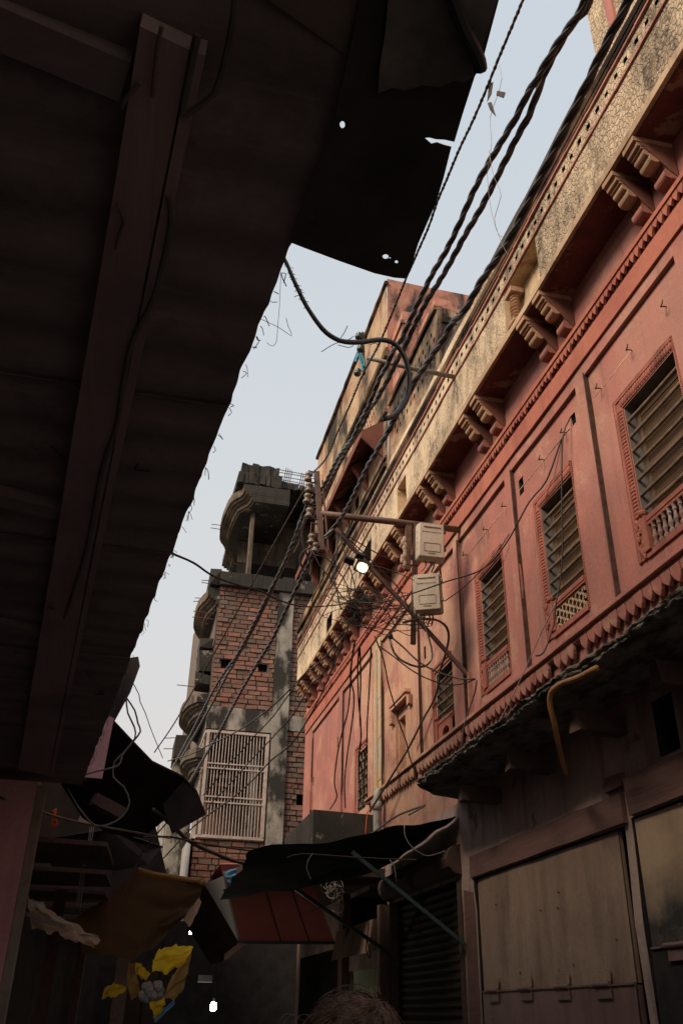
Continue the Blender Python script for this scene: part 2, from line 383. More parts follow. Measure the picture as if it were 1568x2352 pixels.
M['trousers'] = simple('dark_trousers', (0.05, 0.05, 0.06), 0.2, 0.9, 20, 0.2)

def sheer(mt, c, amt=0.5):
    t = mt.node_tree; o = t.nodes['Material Output']; b = t.nodes['Principled BSDF']
    tr = t.nodes.new('ShaderNodeBsdfTranslucent'); tr.inputs[0].default_value = (*c, 1)
    m = t.nodes.new('ShaderNodeMixShader'); m.inputs[0].default_value = amt
    t.links.new(b.outputs[0], m.inputs[1]); t.links.new(tr.outputs[0], m.inputs[2]); t.links.new(m.outputs[0], o.inputs[0])
sheer(M['yellow'], (1.0, 0.70, 0.05), .62); sheer(M['ochre_tarp'], (0.5, 0.3, 0.1), .4); sheer(M['beige_cloth'], (0.8, 0.65, 0.5)); sheer(M['white_bag'], (.7, .65, .6), .4); sheer(M['brown_tarp'], (.14, .08, .04), .3)
M['sheet_lt'] = plaster('pale_grey_sheet', (0.24, 0.215, 0.20), (0.10, 0.09, 0.082), (0.04, 0.034, 0.03), 0.9, scale=4, bump=0.3, rough=0.7, streak=(4, 1, 4))

def overlay(mt, layers):
    g = G.__new__(G); g.mat = mt; g.t = mt.node_tree; g.b = g.t.nodes['Principled BSDF']
    g.pos = g.t.nodes.new('ShaderNodeNewGeometry').outputs['Position']
    col = g.b.inputs['Base Color'].links[0].from_socket
    for f, c in layers(g): col = g.mix(f, col, c)
    g.set(g.b.inputs['Base Color'], col)
overlay(M['red'], lambda g: [
    (g.math('MULTIPLY', g.ramp(g.noise(0.62, 7, 0.62), 0.50, 0.60), 0.40), (0.42, 0.215, 0.165)),
    (g.math('MULTIPLY', g.ramp(g.noise(1.9, 9, 0.7, dist=.4), 0.55, 0.66), 0.38), (0.30, 0.105, 0.095)),
    (g.math('MULTIPLY', g.ramp(g.noise(1.0, 6, 0.65, vec=g.map((20, 20, 1.0))), 0.58, 0.74), 0.34), (0.50, 0.32, 0.24)),
    (g.math('MULTIPLY', g.ramp(g.noise(1.0, 7, 0.65, vec=g.map((9, 9, 0.5))), 0.54, 0.70), 0.55), (0.14, 0.07, 0.06)),
    (g.math('MULTIPLY', g.ramp(g.noise(150, 3, 0.7), 0.45, 0.7), 0.20), (0.52, 0.32, 0.25)),
])
overlay(M['door'], lambda g: [
    (g.math('MULTIPLY', g.ramp(g.noise(14, 6, 0.7), 0.64, 0.70), 0.7), (0.07, 0.04, 0.03)),
    (g.math('MULTIPLY', g.ramp(g.noise(0.9, 6, 0.6), 0.5, 0.64), 0.4), (0.26, 0.19, 0.15)),
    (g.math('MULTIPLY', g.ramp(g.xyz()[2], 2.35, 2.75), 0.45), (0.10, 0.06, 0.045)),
])
overlay(M['awn_panel'], lambda g: [
    (g.math('MULTIPLY', g.ramp(g.noise(3.2, 9, 0.72), 0.54, 0.62), 0.5), (0.09, 0.065, 0.06)),
    (g.math('MULTIPLY', g.ramp(g.noise(1.0, 8, 0.7, vec=g.map((1.2, 9, 1))), 0.55, 0.68), 0.45), (0.29, 0.225, 0.22)),
])
_t = M['bulb'].node_tree
# ------------------------------------------------------------------ ground
mb = MB(); mb.quad((-60, -60, 0), (60, -60, 0), (60, 120, 0), (-60, 120, 0))
mb.build('alley_ground', M['ground'], kind='structure')

# ------------------------------------------------------------------ the red haveli on the right
FX = 3.0
HV = thing('red_haveli', 'long red plastered haveli with carved barred windows and a cream balcony parapet on brackets', 'building', (FX, 6.0, 0))
def wf(u, v, d):
    return (FX+d+0.010*nz(u*0.8, v*0.8)+0.003*nz(u*4, v*4, 3), u+0.012*nz(v*1.1, u*0.3, 5), v+0.010*nz(u*0.9, v*0.2, 9))
PANELS = [(-0.7, 0.56), (0.7, 1.99), (2.13, 3.42), (3.56, 4.83), (4.98, 6.27), (6.42, 7.69), (7.83, 9.09), (9.24, 10.62), (11.05, 12.82), (13.05, 15.1)]
WIN = [(2.37, 3.0, 4.20, 5.35, 'bal'), (3.80, 4.43, 4.20, 5.35, 'bal'), (5.26, 5.82, 4.19, 5.31, 'jali'), (6.68, 7.22, 4.19, 5.29, 'bal'), (8.09, 8.60, 4.03, 4.79, 'broken'), (11.42, 11.98, 3.97, 4.78, 'grid')]
R = []
for a, b in PANELS: R.append((a, b, 4.0, 5.95, 0.032, 0))
for a, b, c, d, k in WIN: R.append((a, b, c, d, 0.24, 1, True))
R += [(9.60, 10.12, 3.98, 4.86, 0.07, 0), (9.84, 10.10, 3.98, 4.74, 0.16, 0)]
R += [(5.09, 5.15, 5.70, 5.80, 0.12, 2), (6.10, 6.19, 5.64, 5.80, 0.09, 2), (10.95, 11.02, 5.50, 5.66, 0.1, 2), (13.15, 13.24, 5.2, 5.36, 0.1, 2), (15.0, 15.06, 5.0, 5.16, 0.1, 2), (8.9, 8.96, 5.1, 5.25, 0.1, 2)]
mb = MB(); mb.relief(-2.0, 15.72, 3.33, 6.80, R, wf)
for a, b in PANELS:
    mb.box(FX-0.003, FX+0.03, b-0.002, b+0.016, 4.0, 5.97, 3, 0.003)
mb.build('facade_wall', [M['red'], M['reveal'], M['hole'], M['seam']], HV)
mb = MB(); mb.box(FX, FX+1.5, 15.72, 15.76, 0, 6.8); mb.build('end_wall', M['red'], HV)
# raised border band below the leaf moulding
mb = MB()
for i in range(36):
    y0 = -2+i*17.7/36
    mb.box(FX-0.022-0.004*nz(y0), FX-0.001, y0, y0+17.7/36, 6.06+0.004*nz(y0*2), 6.24)
mb.build('frieze_band', M['orange_red'], HV)
# leaf moulding under the balcony
mb = MB()
mb.box(FX-0.055, FX+0.02, -2, 15.7, 6.335, 6.375)
y = -0.5
while y < 15.6:
    w = 0.062; z = 6.335; x = FX-0.045
    h = 0.075*(1+0.25*rnd.uniform(-1, 1))
    mb.prism([(x, y, z), (x, y+w*0.94, z), (x+0.004, y+w*0.90, z-h*0.45), (x+0.008, y+w*0.5, z-h), (x+0.004, y+w*0.04, z-h*0.45)], (0.022, 0, 0))
    y += w
mb.build('leaf_moulding', M['orange_red'], HV)
# petal border with ledge
mb = MB()
n = 44
for i in range(n):
    y0 = -1.0+i*12.2/n
    mb.box(FX-0.085+0.006*nz(y0*2), FX+0.02, y0, y0+12.2/n, 3.975+0.004*nz(y0*3), 4.005)
    mb.box(FX-0.055, FX+0.02, y0, y0+12.2/n, 3.945, 3.974)
y = -0.9
while y < 10.9:
    w = 0.105; x = FX-0.06+rnd.uniform(-.004, .004); h = 0.105*(1+rnd.uniform(-.12, .1)); z = 3.95
    if rnd.random() > 0.03:
        mb.prism([(x, y+.004, z), (x, y+w-.004, z), (x+.004, y+w*0.95, z-h*0.45), (x+.010, y+w*0.84, z-h*0.70), (x+.015, y+w*0.66, z-h*0.88), (x+.018, y+w*0.5, z-h), (x+.015, y+w*0.34, z-h*0.88), (x+.010, y+w*0.16, z-h*0.70), (x+.004, y+w*0.05, z-h*0.45)], (0.028, 0, 0))
    y += w
mb.build('petal_border', M['red'], HV, bevel=0.004)

def bumps(mb, p0, p1, r, step, fl=0.8, m=0):
    p0 = Vector(p0); p1 = Vector(p1); d = p1-p0; L = d.length; d.normalize(); k = int(L/step)
    for i in range(k):
        c = p0+d*(i+0.5)*L/k; fx = fl*(1+rnd.uniform(-.15, .15))
        if abs(d.z) > 0.5: mb.blob(c, r*fx, r, step*0.56, m, 8, 6)
        else: mb.blob(c, r*fx, step*0.56, r, m, 8, 6)
def strip(mb, y0, y1, z0, z1, out, w, x0, x1, m=0):
    """three-sided frame strip at distance out..out+w around an opening"""
    a, b = out, out+w
    mb.box(x0, x1, y1+a, y1+b, z0, z1+b, m, 0.002)
    mb.box(x0, x1, y0-.004, y1+a, z1+a, z1+b, m, 0.002)
PX = FX+0.032
for wi, (y0, y1, z0, z1, kind) in enumerate(WIN):
    # the shutter leaf and its boards
    sx = FX+0.105
    mb = MB()
    mb.box(sx+0.04, sx+0.06, y0-.02, y1+.02, z0-.02, z1+.02)
    mid = (y0+y1)/2
    for ya, yb in ((y0+.005, y1-.005),):
        mb.box(sx+.012, sx+0.039, ya, ya+.04, z0, z1-.03, 0, .002); mb.box(sx+.012, sx+0.039, yb-.04, yb, z0, z1-.03, 0, .002)
        for zz in (z0+.55*(z1-z0), z1-.09):
            mb.box(sx+.014, sx+0.038, ya+.04, yb-.04, zz, zz+.045, 0, .002)
        zz = z0
        while zz < z1-.05:
            mb.box(sx+.020, sx+.036, ya+.04, yb-.04, zz, zz+.0085, 0, .0005); zz += .0125
    win = mb.build('window', M['shutter'], HV, label={'bal': None, 'jali': 'window with a hexagon lattice panel at its foot', 'broken': 'smaller window with a broken panel at its foot', 'grid': 'narrow window with a dark square grid'}[kind])
    # carved frame
    mb = MB()
    if kind in ('bal', 'jali'):
        zb = z0-0.02
        strip(mb, y0, y1, zb, z1, 0.085, 0.022, PX-0.014, PX+.004)
        strip(mb, y0, y1, zb, z1, 0.012, 0.072, PX-0.008, PX+.006)
        ro = 0.117
        for a, b in (((PX-.006, y1+ro, zb), (PX-.006, y1+ro, z1+ro)), ((PX-.002, y0-.012, zb), (PX-.002, y0-.012, z1+ro)), ((PX-.006, y0-.012, z1+ro), (PX-.006, y1+ro, z1+ro))):
            bumps(mb, a, b, 0.0115, 0.018, .75)
        for a, b in (((PX-.010, y1+.05, z0+.28), (PX-.010, y1+.05, z1+.01)), ((PX-.010, y0, z1+.05), (PX-.010, y1+.03, z1+.05))):
            bumps(mb, a, b, 0.031, 0.028, 0.42)
        for s_, yy in ((1, y1+.05),):       # leafy base blocks of the jamb
            for q in range(14):
                mb.blob((PX-.012, yy+rnd.uniform(-.03, .03), z0+rnd.uniform(0, .26)), .018, .017, .028, 0, 6, 4)
    else:
        strip(mb, y0, y1, z0-.02, z1, 0.07, 0.03, PX-0.018, PX+.004)
        strip(mb, y0, y1, z0-.02, z1, 0.03, 0.03, PX-0.010, PX+.004)
    mb.build('carved_frame', M['carve'], win)
    # horizontal rods
    mb = MB()
    zt = z0+(0.27 if kind != 'grid' else 0.03); n = int((z1-zt)/0.112)
    for i in range(n):
        z = zt+.05+i*(z1-zt-.05)/n
        a, b = rnd.uniform(-.006, .006), rnd.uniform(-.006, .006)
        mb.tube([(FX+.045, y0-.02, z+a), (FX+.045, (y0+y1)/2, z+(a+b)/2-.004), (FX+.045, y1+.02, z+b)], 0.0125, 8)
    if kind == 'grid':
        for i in range(4):
            yy = y0+(i+.5)*(y1-y0)/4; mb.tube([(FX+.06, yy, z0), (FX+.06, yy, z1)], .011, 6)
    mb.build('rod_grille', M['rod'], win)
    # rail, post and infill of the lower part
    if kind in ('bal', 'jali', 'broken'):
        zr = z0+0.235; mb = MB()
        mb.box(FX+.012, FX+.06, y0-.005, y1+.01, zr-.028, zr+.006, 0, .002)
        mb.box(FX+.018, FX+.05, y0-.005, y1+.01, zr-.05, zr-.029, 0, .002)
        mb.box(FX+.018, FX+.07, y0-.005, y1+.01, z0-.03, z0+.012, 0, .002)
        for yy in (y1-.02,):
            mb.box(FX+.004, FX+.045, yy-.032, yy+.032, z0+.012, zr+.02, 0, .002)
            mb.lathe((FX+.016, yy, zr+.02), (0, 0, 1), [(0, .018), (.012, .03), (.028, .034), (.042, .024), (.05, .004)], 10)
        mb.build('window_rail', M['carve'], win)
        mb = MB(); mb.box(FX+.075, FX+.085, y0-.004, y1+.004, z0-.01, zr-.03); mb.build('painted_shade_board', M['black_soot_and_shade'], win)  # black board paints the shade behind balusters and lattice
        mb = MB(); ya, yb = y0+.03, y1-.055; za, zb = z0+.014, zr-.052
        if kind == 'bal':
            k = 9
            for i in range(k):
                yy = ya+(i+.5)*(yb-ya)/k; h = zb-za
                mb.lathe((FX+.035, yy, za), (0, 0, 1), [(0, .02), (.12*h, .02), (.2*h, .01), (.4*h, .019), (.55*h, .013), (.7*h, .011), (.8*h, .019), (.88*h, .012), (h, .02)], 8)
            mb.build('balustrade', M['baluster'], win)
        elif kind == 'jali':
            s = 0.036
            for i in range(9):
                for j in range(6):
                    yy = ya+i*s*1.5+.01; zz = za+j*s*1.732+(i % 2)*s*.866
                    if yy > yb or zz > zb: continue
                    for q in range(3):
                        a1, a2 = q*pi/3, (q+1)*pi/3
                        p1 = (FX+.035, min(max(yy+s*cos(a1), ya), yb), min(max(zz+s*sin(a1), za), zb)); p2 = (FX+.035, min(max(yy+s*cos(a2), ya), yb), min(max(zz+s*sin(a2), za), zb))
                        if (Vector(p1)-Vector(p2)).length > .004: mb.bar(p1, p2, .016, .0095, (1, 0, 0))
            mb.build('lattice_panel', M['edge'], win)
        else:
            hole = [(FX+.02, (ya+yb)/2+.10*cos(t)*(1+.25*nz(t*3)), (za+zb)/2-.02+.065*sin(t)*(1+.3*nz(t*3, 4))) for t in [i*2*pi/18 for i in range(18)]]
            outer = [(FX+.02, ya, za), (FX+.02, yb, za), (FX+.02, yb, zb), (FX+.02, ya, zb)]
            tr = tessellate_polygon([[Vector((p[1], p[2], 0)) for p in outer], [Vector((p[1], p[2], 0)) for p in hole]])
            mb.add(outer+hole, [list(t) for t in tr])
            for a, b in zip(hole, hole[1:]+hole[:1]): mb.quad(a, b, (b[0]+.04, b[1], b[2]), (a[0]+.04, a[1], a[2]))
            mb.build('broken_panel', M['carve'], win)
# broken niche hood
mb = MB()
mb.box(FX-.035, PX, 9.50, 10.20, 4.90, 4.94, 0, .004); mb.box(FX-.02, PX, 9.53, 10.17, 4.86, 4.899, 0, .004)
mb.box(FX-.022, PX, 10.14, 10.24, 4.70, 4.88, 0, .01); mb.box(FX-.018, PX, 9.42, 9.53, 4.74, 4.85, 0, .01)
mb.build('niche_hood', M['red'], HV)
# lime streaked strip with an old down pipe
mb = MB()
mb.tube([(FX-.015, 10.82, 4.0+i*0.21) for i in range(10)], [0.035+.004*nz(i) for i in range(10)], 8)
for i in range(9):
    mb.box(FX-.006-.003*(i % 2), FX+.02, 10.64, 10.90, 3.9+i*.26, 3.9+(i+1)*.26, 0, .003)
mb.build('lime_strip', M['lime'], HV)
# small wall hooks
for i in range(8):
    y = (4.67, 4.22, 3.77, 5.26, 5.67, 6.48, 6.94, 7.5)[i]
    mb = MB(); z = 5.70
    mb.tube(crom([(FX+.03, y, z), (FX+.0, y, z), (FX-.02, y-.004, z-.014), (FX-.03, y-.02, z-.022), (FX-.03, y-.038, z-.012), (FX-.028, y-.042, z+.01)], .01), .0048, 6)
    mb.build('hook', M['wire_brown'], HV)
# pale cord groove that links the hooks
mb = MB()
for a, b in ((3.6, 4.78), (5.2, 6.25), (6.46, 7.6)):
    k = 40; p = [(FX+.0345+.002*nz(i*1.9, a), a+(b-a)*i/k, 5.705+.006*nz(i*.3, a)) for i in range(k+1)]
    mb.tube(p, [.0035+.006*max(0, nz(i*.55, a)) for i in range(k+1)], 5)
mb.build('old_cord_line', M['cream_smooth'], HV)

# balcony slab, brackets and parapet
SX = 2.70
def sf(y): return 0.012*nz(y*0.9, 2.2)
mb = MB(); n = 46
for i in range(n):
    a = -2+i*17.35/n; b = a+17.35/n; s1 = sf(a)
    mb.hexa([(SX+sf(a), a, 6.78), (SX+sf(b), b, 6.78), (FX+.05, b, 6.80), (FX+.05, a, 6.80), (SX+sf(a), a, 6.845+.006*nz(a*3)), (SX+sf(b), b, 6.845+.006*nz(b*3)), (FX+.05, b, 6.86), (FX+.05, a, 6.86)][0:8], 0)
mb.build('balcony_slab', M['edge'], HV)
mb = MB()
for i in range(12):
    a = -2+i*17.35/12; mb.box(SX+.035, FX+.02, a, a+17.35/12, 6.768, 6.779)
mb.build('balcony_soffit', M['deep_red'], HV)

def bracket_mesh():
    mb = MB(); w = 0.062
    def slab(pts, m, ww=w): mb.prism([(x, -ww, z) for x, z in pts], (0, 2*ww, 0), m)
    # stepped mouldings, rolls and hanging drop, laid as butting pieces from the outer edge to the wall
    slab([(-.290, 6.766), (-.290, 6.722), (0, 6.722), (0, 6.766)], 0, w+.008)
    slab([(-.268, 6.722), (-.262, 6.684), (0, 6.684), (0, 6.722)], 0, w+.003)
    slab([(-.240, 6.684), (-.240, 6.664), (0, 6.664), (0, 6.684)], 0)
    def arc(cx, cz, r, a0, a1, k): return [(cx+r*cos(a0+(a1-a0)*i/k), cz+r*sin(a0+(a1-a0)*i/k)) for i in range(k+1)]
    slab(arc(-.195, 6.640, .032, pi*.75, pi*1.75, 7)+[(0, 6.612), (0, 6.664)], 0, w-.002)
    slab(arc(-.150, 6.592, .042, pi*.70, pi*1.75, 8)+[(0, 6.56), (0, 6.611)], 0, w+.002)
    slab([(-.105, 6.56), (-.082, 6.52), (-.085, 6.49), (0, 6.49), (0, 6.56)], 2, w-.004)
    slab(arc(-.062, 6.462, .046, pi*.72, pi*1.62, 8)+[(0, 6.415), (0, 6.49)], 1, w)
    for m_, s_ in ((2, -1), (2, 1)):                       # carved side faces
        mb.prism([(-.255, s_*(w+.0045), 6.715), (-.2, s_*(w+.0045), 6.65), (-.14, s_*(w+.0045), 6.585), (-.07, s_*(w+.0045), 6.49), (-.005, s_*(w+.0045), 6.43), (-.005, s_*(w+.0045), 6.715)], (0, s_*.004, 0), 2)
    return mb
mb = bracket_mesh()
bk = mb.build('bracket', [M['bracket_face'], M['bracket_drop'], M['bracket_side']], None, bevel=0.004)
bk.parent = HV
BY = [2.22, 3.40, 3.70, 4.90, 5.22, 6.34, 6.66, 7.72, 8.04, 9.05, 9.42, 10.20, 10.60, 11.15, 11.88, 12.45, 12.91, 13.41, 13.85, 14.25, 14.85, 15.2]
for i, y in enumerate(BY):
    o = bk if i == 0 else bk.copy()
    if i: COL.objects.link(o); o.parent = HV
    o.location = (FX-.003-HV.location.x, y-HV.location.y, 0)
    o.rotation_euler = (0, 0, rnd.uniform(-.03, .03)); o.scale = (1, 1+rnd.uniform(-.08, .1), 1)

# parapet wall with square holes and niches
def pf(u, v, d):
    return (SX+0.018+d+0.012*nz(u*0.8, v*0.9, 4)+.004*nz(u*5, v*5, 1), u+.006*nz(v*3, u), v+0.008*nz(u*1.3, 7))
R = []
y = 0.5
while y < 15.0:
    j = rnd.uniform(-.006, .006); s = rnd.uniform(.021, .027); z = 7.475+rnd.uniform(-.006, .006)
    R.append((y+j-s, y+j+s, z-s*1.1, z+s*1.1, .11, 2)); y += 0.1375
    if y > 9.6:
        zz = 7.35 if int(y*10) % 2 else 7.22
        R.append((y-.02, y+.02, zz-.025, zz+.025, .09, 2))
R += [(4.80, 5.50, 6.86, 7.33, .12, 1), (5.04, 5.09, 6.98, 7.05, .2, 2), (8.50, 8.86, 6.86, 7.24, .12, 1), (10.1, 10.75, 6.86, 7.2, .14, 3), (12.45, 12.85, 6.86, 7.12, .12, 2), (11.4, 11.5, 6.95, 7.1, .1, 1)]
mb = MB(); mb.relief(-1.5, 15.35, 6.845, 7.86, R, pf)
mb.build('parapet_wall', [M['cream'], M['cream_smooth'], M['hole'], M['reveal']], HV)
mb = MB()
bumps(mb, (SX+.06, 5.37, 6.90), (SX+.06, 5.37, 7.20), .055, .034)
mb.box(SX+.0, SX+.12, 5.30, 5.44, 6.86, 6.895); mb.box(SX+.0, SX+.12, 5.30, 5.44, 7.205, 7.26)
mb.build('niche_baluster', M['bracket_face'], HV)
for z, h, nm, pr in ((7.345, .018, 'pink_fillet', .012), (7.565, .022, 'pink_fillet', .016)):
    mb = MB()
    for i in range(48):
        a = -1.5+i*16.85/48; b = a+16.85/48
        mb.box(SX+.018-pr+.012*nz(a*.8, z*.9, 4)-.004, SX+.03, a, b, z+.008*nz(a*1.3, 7), z+h+.008*nz(a*1.3, 7))
    mb.build(nm, M['pinkline'], HV)
mb = MB()
for r_, xo, z in ((.036, .0, 7.665), (.022, -.002, 7.615), (.03, .012, 7.725)):
    mb.tube([(SX+.012+xo+.004*nz(i*.7, z), -1.5+i*16.85/60, z+.008*nz(i*.37, 7)) for i in range(61)], [r_*(1+.15*nz(i*1.3, z)) for i in range(61)], 8)
mb.build('roll_moulding', M['mould'], HV)
mb = MB()
for i in range(50):
    a = -1.5+i*10.9/50; b = a+10.9/50; t = 8.16+.03*nz(a*1.1, 3)+.012*nz(a*6)
    mb.hexa([(SX+.06, a, 7.75), (SX+.06, b, 7.75), (SX+.5, b, 7.75), (SX+.5, a, 7.75), (SX+.11, a, t), (SX+.11, b, 8.16+.03*nz(b*1.1, 3)+.012*nz(b*6)), (SX+.5, b, t+.02), (SX+.5, a, t+.02)])
mb.build('parapet_coping', M['coping'], HV)
# taller corner block over the near parapet
mb = MB()
mb.box(2.86, 4.2, 0.2, 3.74, 8.0, 10.4)
mb.build('roof_block', M['cream'], HV)
mb = MB()
for y0 in (3.40, 3.02, 2.55): mb.box(2.838, 2.859, y0, y0+.10, 8.03, 10.4, 0, .006)
for y0 in (3.24, 2.8): mb.box(2.846, 2.859, y0, y0+.05, 8.03, 10.4, 0, .006)
mb.build('block_pilaster', M['pinkline'], HV)

# upper storey (tower) set further along the street
def tf(u, v, d): return (SX+.02+d+.02*nz(u*.7, v*.7, 8)+.006*nz(u*3, v*3), u+.02*nz(v*.8, 3), v+.02*nz(u*.8, 5))
R = []
for i in range(16):          # pierced screen field
    for j in range(7):
        y = 9.75+i*.11+(j % 2)*.055; z = 8.95+j*.11
        if j > 1 or i > 2: R.append((y-.018, y+.018, z-.026, z+.026, .08, 1))
R += [(12.3, 12.5, 8.1, 8.36, .1, 1), (10.8, 11.0, 7.95, 8.3, .1, 1), (13.1, 13.3, 7.9, 8.15, .1, 1)]
mb = MB(); mb.relief(9.23, 14.05, 7.72, 11.08, R, tf)
mb.build('upper_wall', [M['stain'], M['hole']], HV)
def ff(u, v, d): return (u+.015*nz(v*.9, 2), 9.23+d+.02*nz(u*.9, v*.9, 2), v+(.03*nz(u*2.1, 6) if v > 10.9 else 0))
mb = MB(); mb.relief(SX+.02, 5.5, 7.8, 11.08, [], ff)
mb.build('upper_front_wall', M['tower_pink'], HV)
for x0, x1, y0, zt in ((2.78, 2.98, 8.72, 10.05), (3.18, 3.52, 8.5, 10.2), (2.80, 3.0, 7.25, 8.80), (3.75, 4.1, 8.5, 10.3)):
    mb = MB()
    zz = zt-.25
    mb.box(x0, x1, y0, 9.23 if y0 > 8 else 9.22, 7.8, zz, 0, .01); mb.box(x0-.02, x1+.02, y0-.02, 9.225, zz+.001, zz+.07, 0, .008)
    mb.box(x0+.015, x1-.015, y0+.02, 9.22, zz+.071, zt, 0, .012)
    mb.build('buttress', M['tower_pink'] if y0 > 8 else M['stain'], HV)
mb = MB()
R = []
for i in range(11):
    for j in range(4):
        y = 7.42+i*.15+(j % 2)*.075; z = 8.15+j*.13
        R.append((y-.024, y+.024, z-.034, z+.034, .08, 1))
mb.relief(7.26, 9.22, 7.75, 8.74, R, lambda u, v, d: (2.74+d+.012*nz(u, v, 3), u, v+.01*nz(u*3)))
mb.box(2.70, 2.80, 7.26, 9.2, 8.741, 8.80, 2, .006); mb.box(2.745, 2.802, 7.262, 7.31, 7.75, 8.738, 0, .004)
mb.build('pierced_screen', [M['stain'], M['hole'], M['mould']], HV)
mb = MB()
for z, r_, ya, yb in ((9.66, .05, 9.2, 14.1), (9.74, .03, 9.2, 14.1), (11.0, .035, 9.2, 14.08), (8.72, .04, 9.25, 9.7)):
    mb.tube([(SX+.005+.006*nz(i*.8, z), ya+(yb-ya)*i/30, z+.012*nz(i*.4, z)) for i in range(31)], [r_*(1+.2*nz(i*1.1, z)) for i in range(31)], 8)
mb.build('upper_moulding', M['mould'], HV)
# projecting chajja of the upper storey
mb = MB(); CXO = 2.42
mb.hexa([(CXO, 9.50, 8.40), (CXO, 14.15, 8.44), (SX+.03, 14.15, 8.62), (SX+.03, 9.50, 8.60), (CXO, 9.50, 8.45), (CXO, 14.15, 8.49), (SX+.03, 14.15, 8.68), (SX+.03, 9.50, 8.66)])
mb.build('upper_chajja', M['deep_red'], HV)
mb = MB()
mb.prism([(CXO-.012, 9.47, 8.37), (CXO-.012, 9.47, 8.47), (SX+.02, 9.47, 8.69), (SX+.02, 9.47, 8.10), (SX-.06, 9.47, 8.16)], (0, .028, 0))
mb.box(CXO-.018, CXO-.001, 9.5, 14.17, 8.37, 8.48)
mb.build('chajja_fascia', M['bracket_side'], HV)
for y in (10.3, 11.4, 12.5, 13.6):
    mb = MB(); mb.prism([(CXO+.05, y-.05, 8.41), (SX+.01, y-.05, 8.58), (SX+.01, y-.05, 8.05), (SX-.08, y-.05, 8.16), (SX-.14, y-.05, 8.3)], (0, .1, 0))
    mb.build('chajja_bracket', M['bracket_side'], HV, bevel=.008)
mb = MB(); mb.box(SX-.01, SX+.03, 9.3, 14.1, 7.98, 8.02, 0, .003); mb.box(SX-.03, SX+.03, 9.3, 15.3, 7.84, 7.9, 0, .003)
mb.build('cornice', M['mould'], HV)
mb = MB(); mb.relief(14.05, 15.4, 7.72, 8.1, [], tf); mb.build('low_end_wall', M['stain'], HV)

# ground floor shops under the stone ledge
GX = 3.0
def gf(u, v, d): return (GX+d+.02*nz(u*1.1, v*1.1, 8)+.008*nz(u*4, v*4), u+.02*nz(v*1.2, 3) if v < 3.3 else u, v)
R = [(5.15, 7.70, 0, 2.66, .10, 2), (2.55, 5.06, 0, 2.69, .10, 2), (8.04, 10.30, 0, 2.70, .12, 2), (10.42, 12.2, 0, 2.1, .05, 1), (10.42, 12.15, 2.6, 2.95, .4, 2), (12.5, 15.5, 0, 2.4, .3, 2)]  # black backing paints shade into the door gaps and openings
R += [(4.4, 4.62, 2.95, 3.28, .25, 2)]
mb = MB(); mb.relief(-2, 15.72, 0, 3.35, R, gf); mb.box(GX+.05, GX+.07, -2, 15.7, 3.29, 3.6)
mb.build('shop_wall', [M['soot'], M['green_wall'], M['black_soot_and_shade']], HV)
# plank lintels over the doors
mb = MB()
ks = [5.10+i*.22 for i in range(13)]
for a, b in zip(ks, ks[1:]):
    za = lambda q: 2.845+.016*nz(q*1.7)+.01*nz(q*6); zb_ = lambda q: 2.668+.006*nz(q*3, 4); xa = lambda q: GX-.022+.006*nz(q*2, 7)
    mb.hexa([(xa(a), a, zb_(a)), (GX+.04, a, zb_(a)), (GX+.04, b, zb_(b)), (xa(b), b, zb_(b)), (xa(a), a, za(a)), (GX+.04, a, za(a)), (GX+.04, b, za(b)), (xa(b), b, za(b))])
mb.box(GX-.018, GX+.04, 5.06, 5.28, 2.872, 2.97, 0, .012)
mb.box(GX-.03, GX+.04, 2.5, 5.02, 2.70, 2.92, 0, .014)
mb.build('door_lintel', M['beam_wood'], HV)
def door(y0, y1, zt, zh, mu, ml, hinges, label):
    mb = MB(); x = GX+.016
    mb.relief(y0+.012, y1-.03, zh+.006, zt-.012, [], lambda u, v, d: (x-.004+.012*nz(u*1.4, v*1.1, 6)+(.02*nz(v*3, 1) if u < y0+.1 else 0), u, v))
    mb.box(x+.012, x+.03, y0+.01, y1-.03, zh+.004, zt-.012)
    d = mb.build('metal_door', mu, HV, label=label)
    mb = MB()
    mb.relief(y0+.012, y1-.03, .25, zh-.004, [], lambda u, v, q: (x-.014+.010*nz(u*1.4, v*1.1, 16), u, v)); mb.box(x+.001, x+.03, y0+.01, y1-.03, .25, zh-.006)
    mb.build('lower_flap', ml, d)
    mb = MB()
    for k in range(26):
        yy = y0+.02+k*(y1-y0-.06)/26; mb.box(x-.024, x-.002, yy, yy+(y1-y0-.06)/26*.97, zh-.006+.004*nz(k*.9), zh+.004+.004*nz(k*.9))
    sst = mb.build('seam_strip', M['door_low'], d)
    for k in range(14):
        mb = MB(); mb.lathe((x-.02, rnd.uniform(y0+.1, y1-.1), rnd.choice([zh+rnd.uniform(.05, .7), zh-rnd.uniform(.02, .2)])), (1, 0, 0), [(0, .002), (.003, .007), (.03, .007)], 6); mb.build('rivet', M['door_low'], d)
    for yh in hinges:
        mb = MB()
        mb.box(x-.030, x-.022, yh-.10, yh+.09, zh-.075, zh-.016, 0, .002)
        mb.box(x-.026, x-.018, yh-.10, yh+.09, zh+.016, zh+.085, 1, .002)
        mb.tube([(x-.034, yh-.10, zh+.002), (x-.034, yh+.11, zh+.002)], .015, 8)
        mb.build('hinge', [M['door_low'], mu], d, bevel=.002)
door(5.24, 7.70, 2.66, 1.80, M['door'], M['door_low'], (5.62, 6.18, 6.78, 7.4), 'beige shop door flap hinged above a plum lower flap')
door(2.55, 5.06, 2.69, 1.97, M['door_soot'], M['black_soot_and_shade'], (4.75, 3.9, 3.2), 'shop door flap blackened by soot')
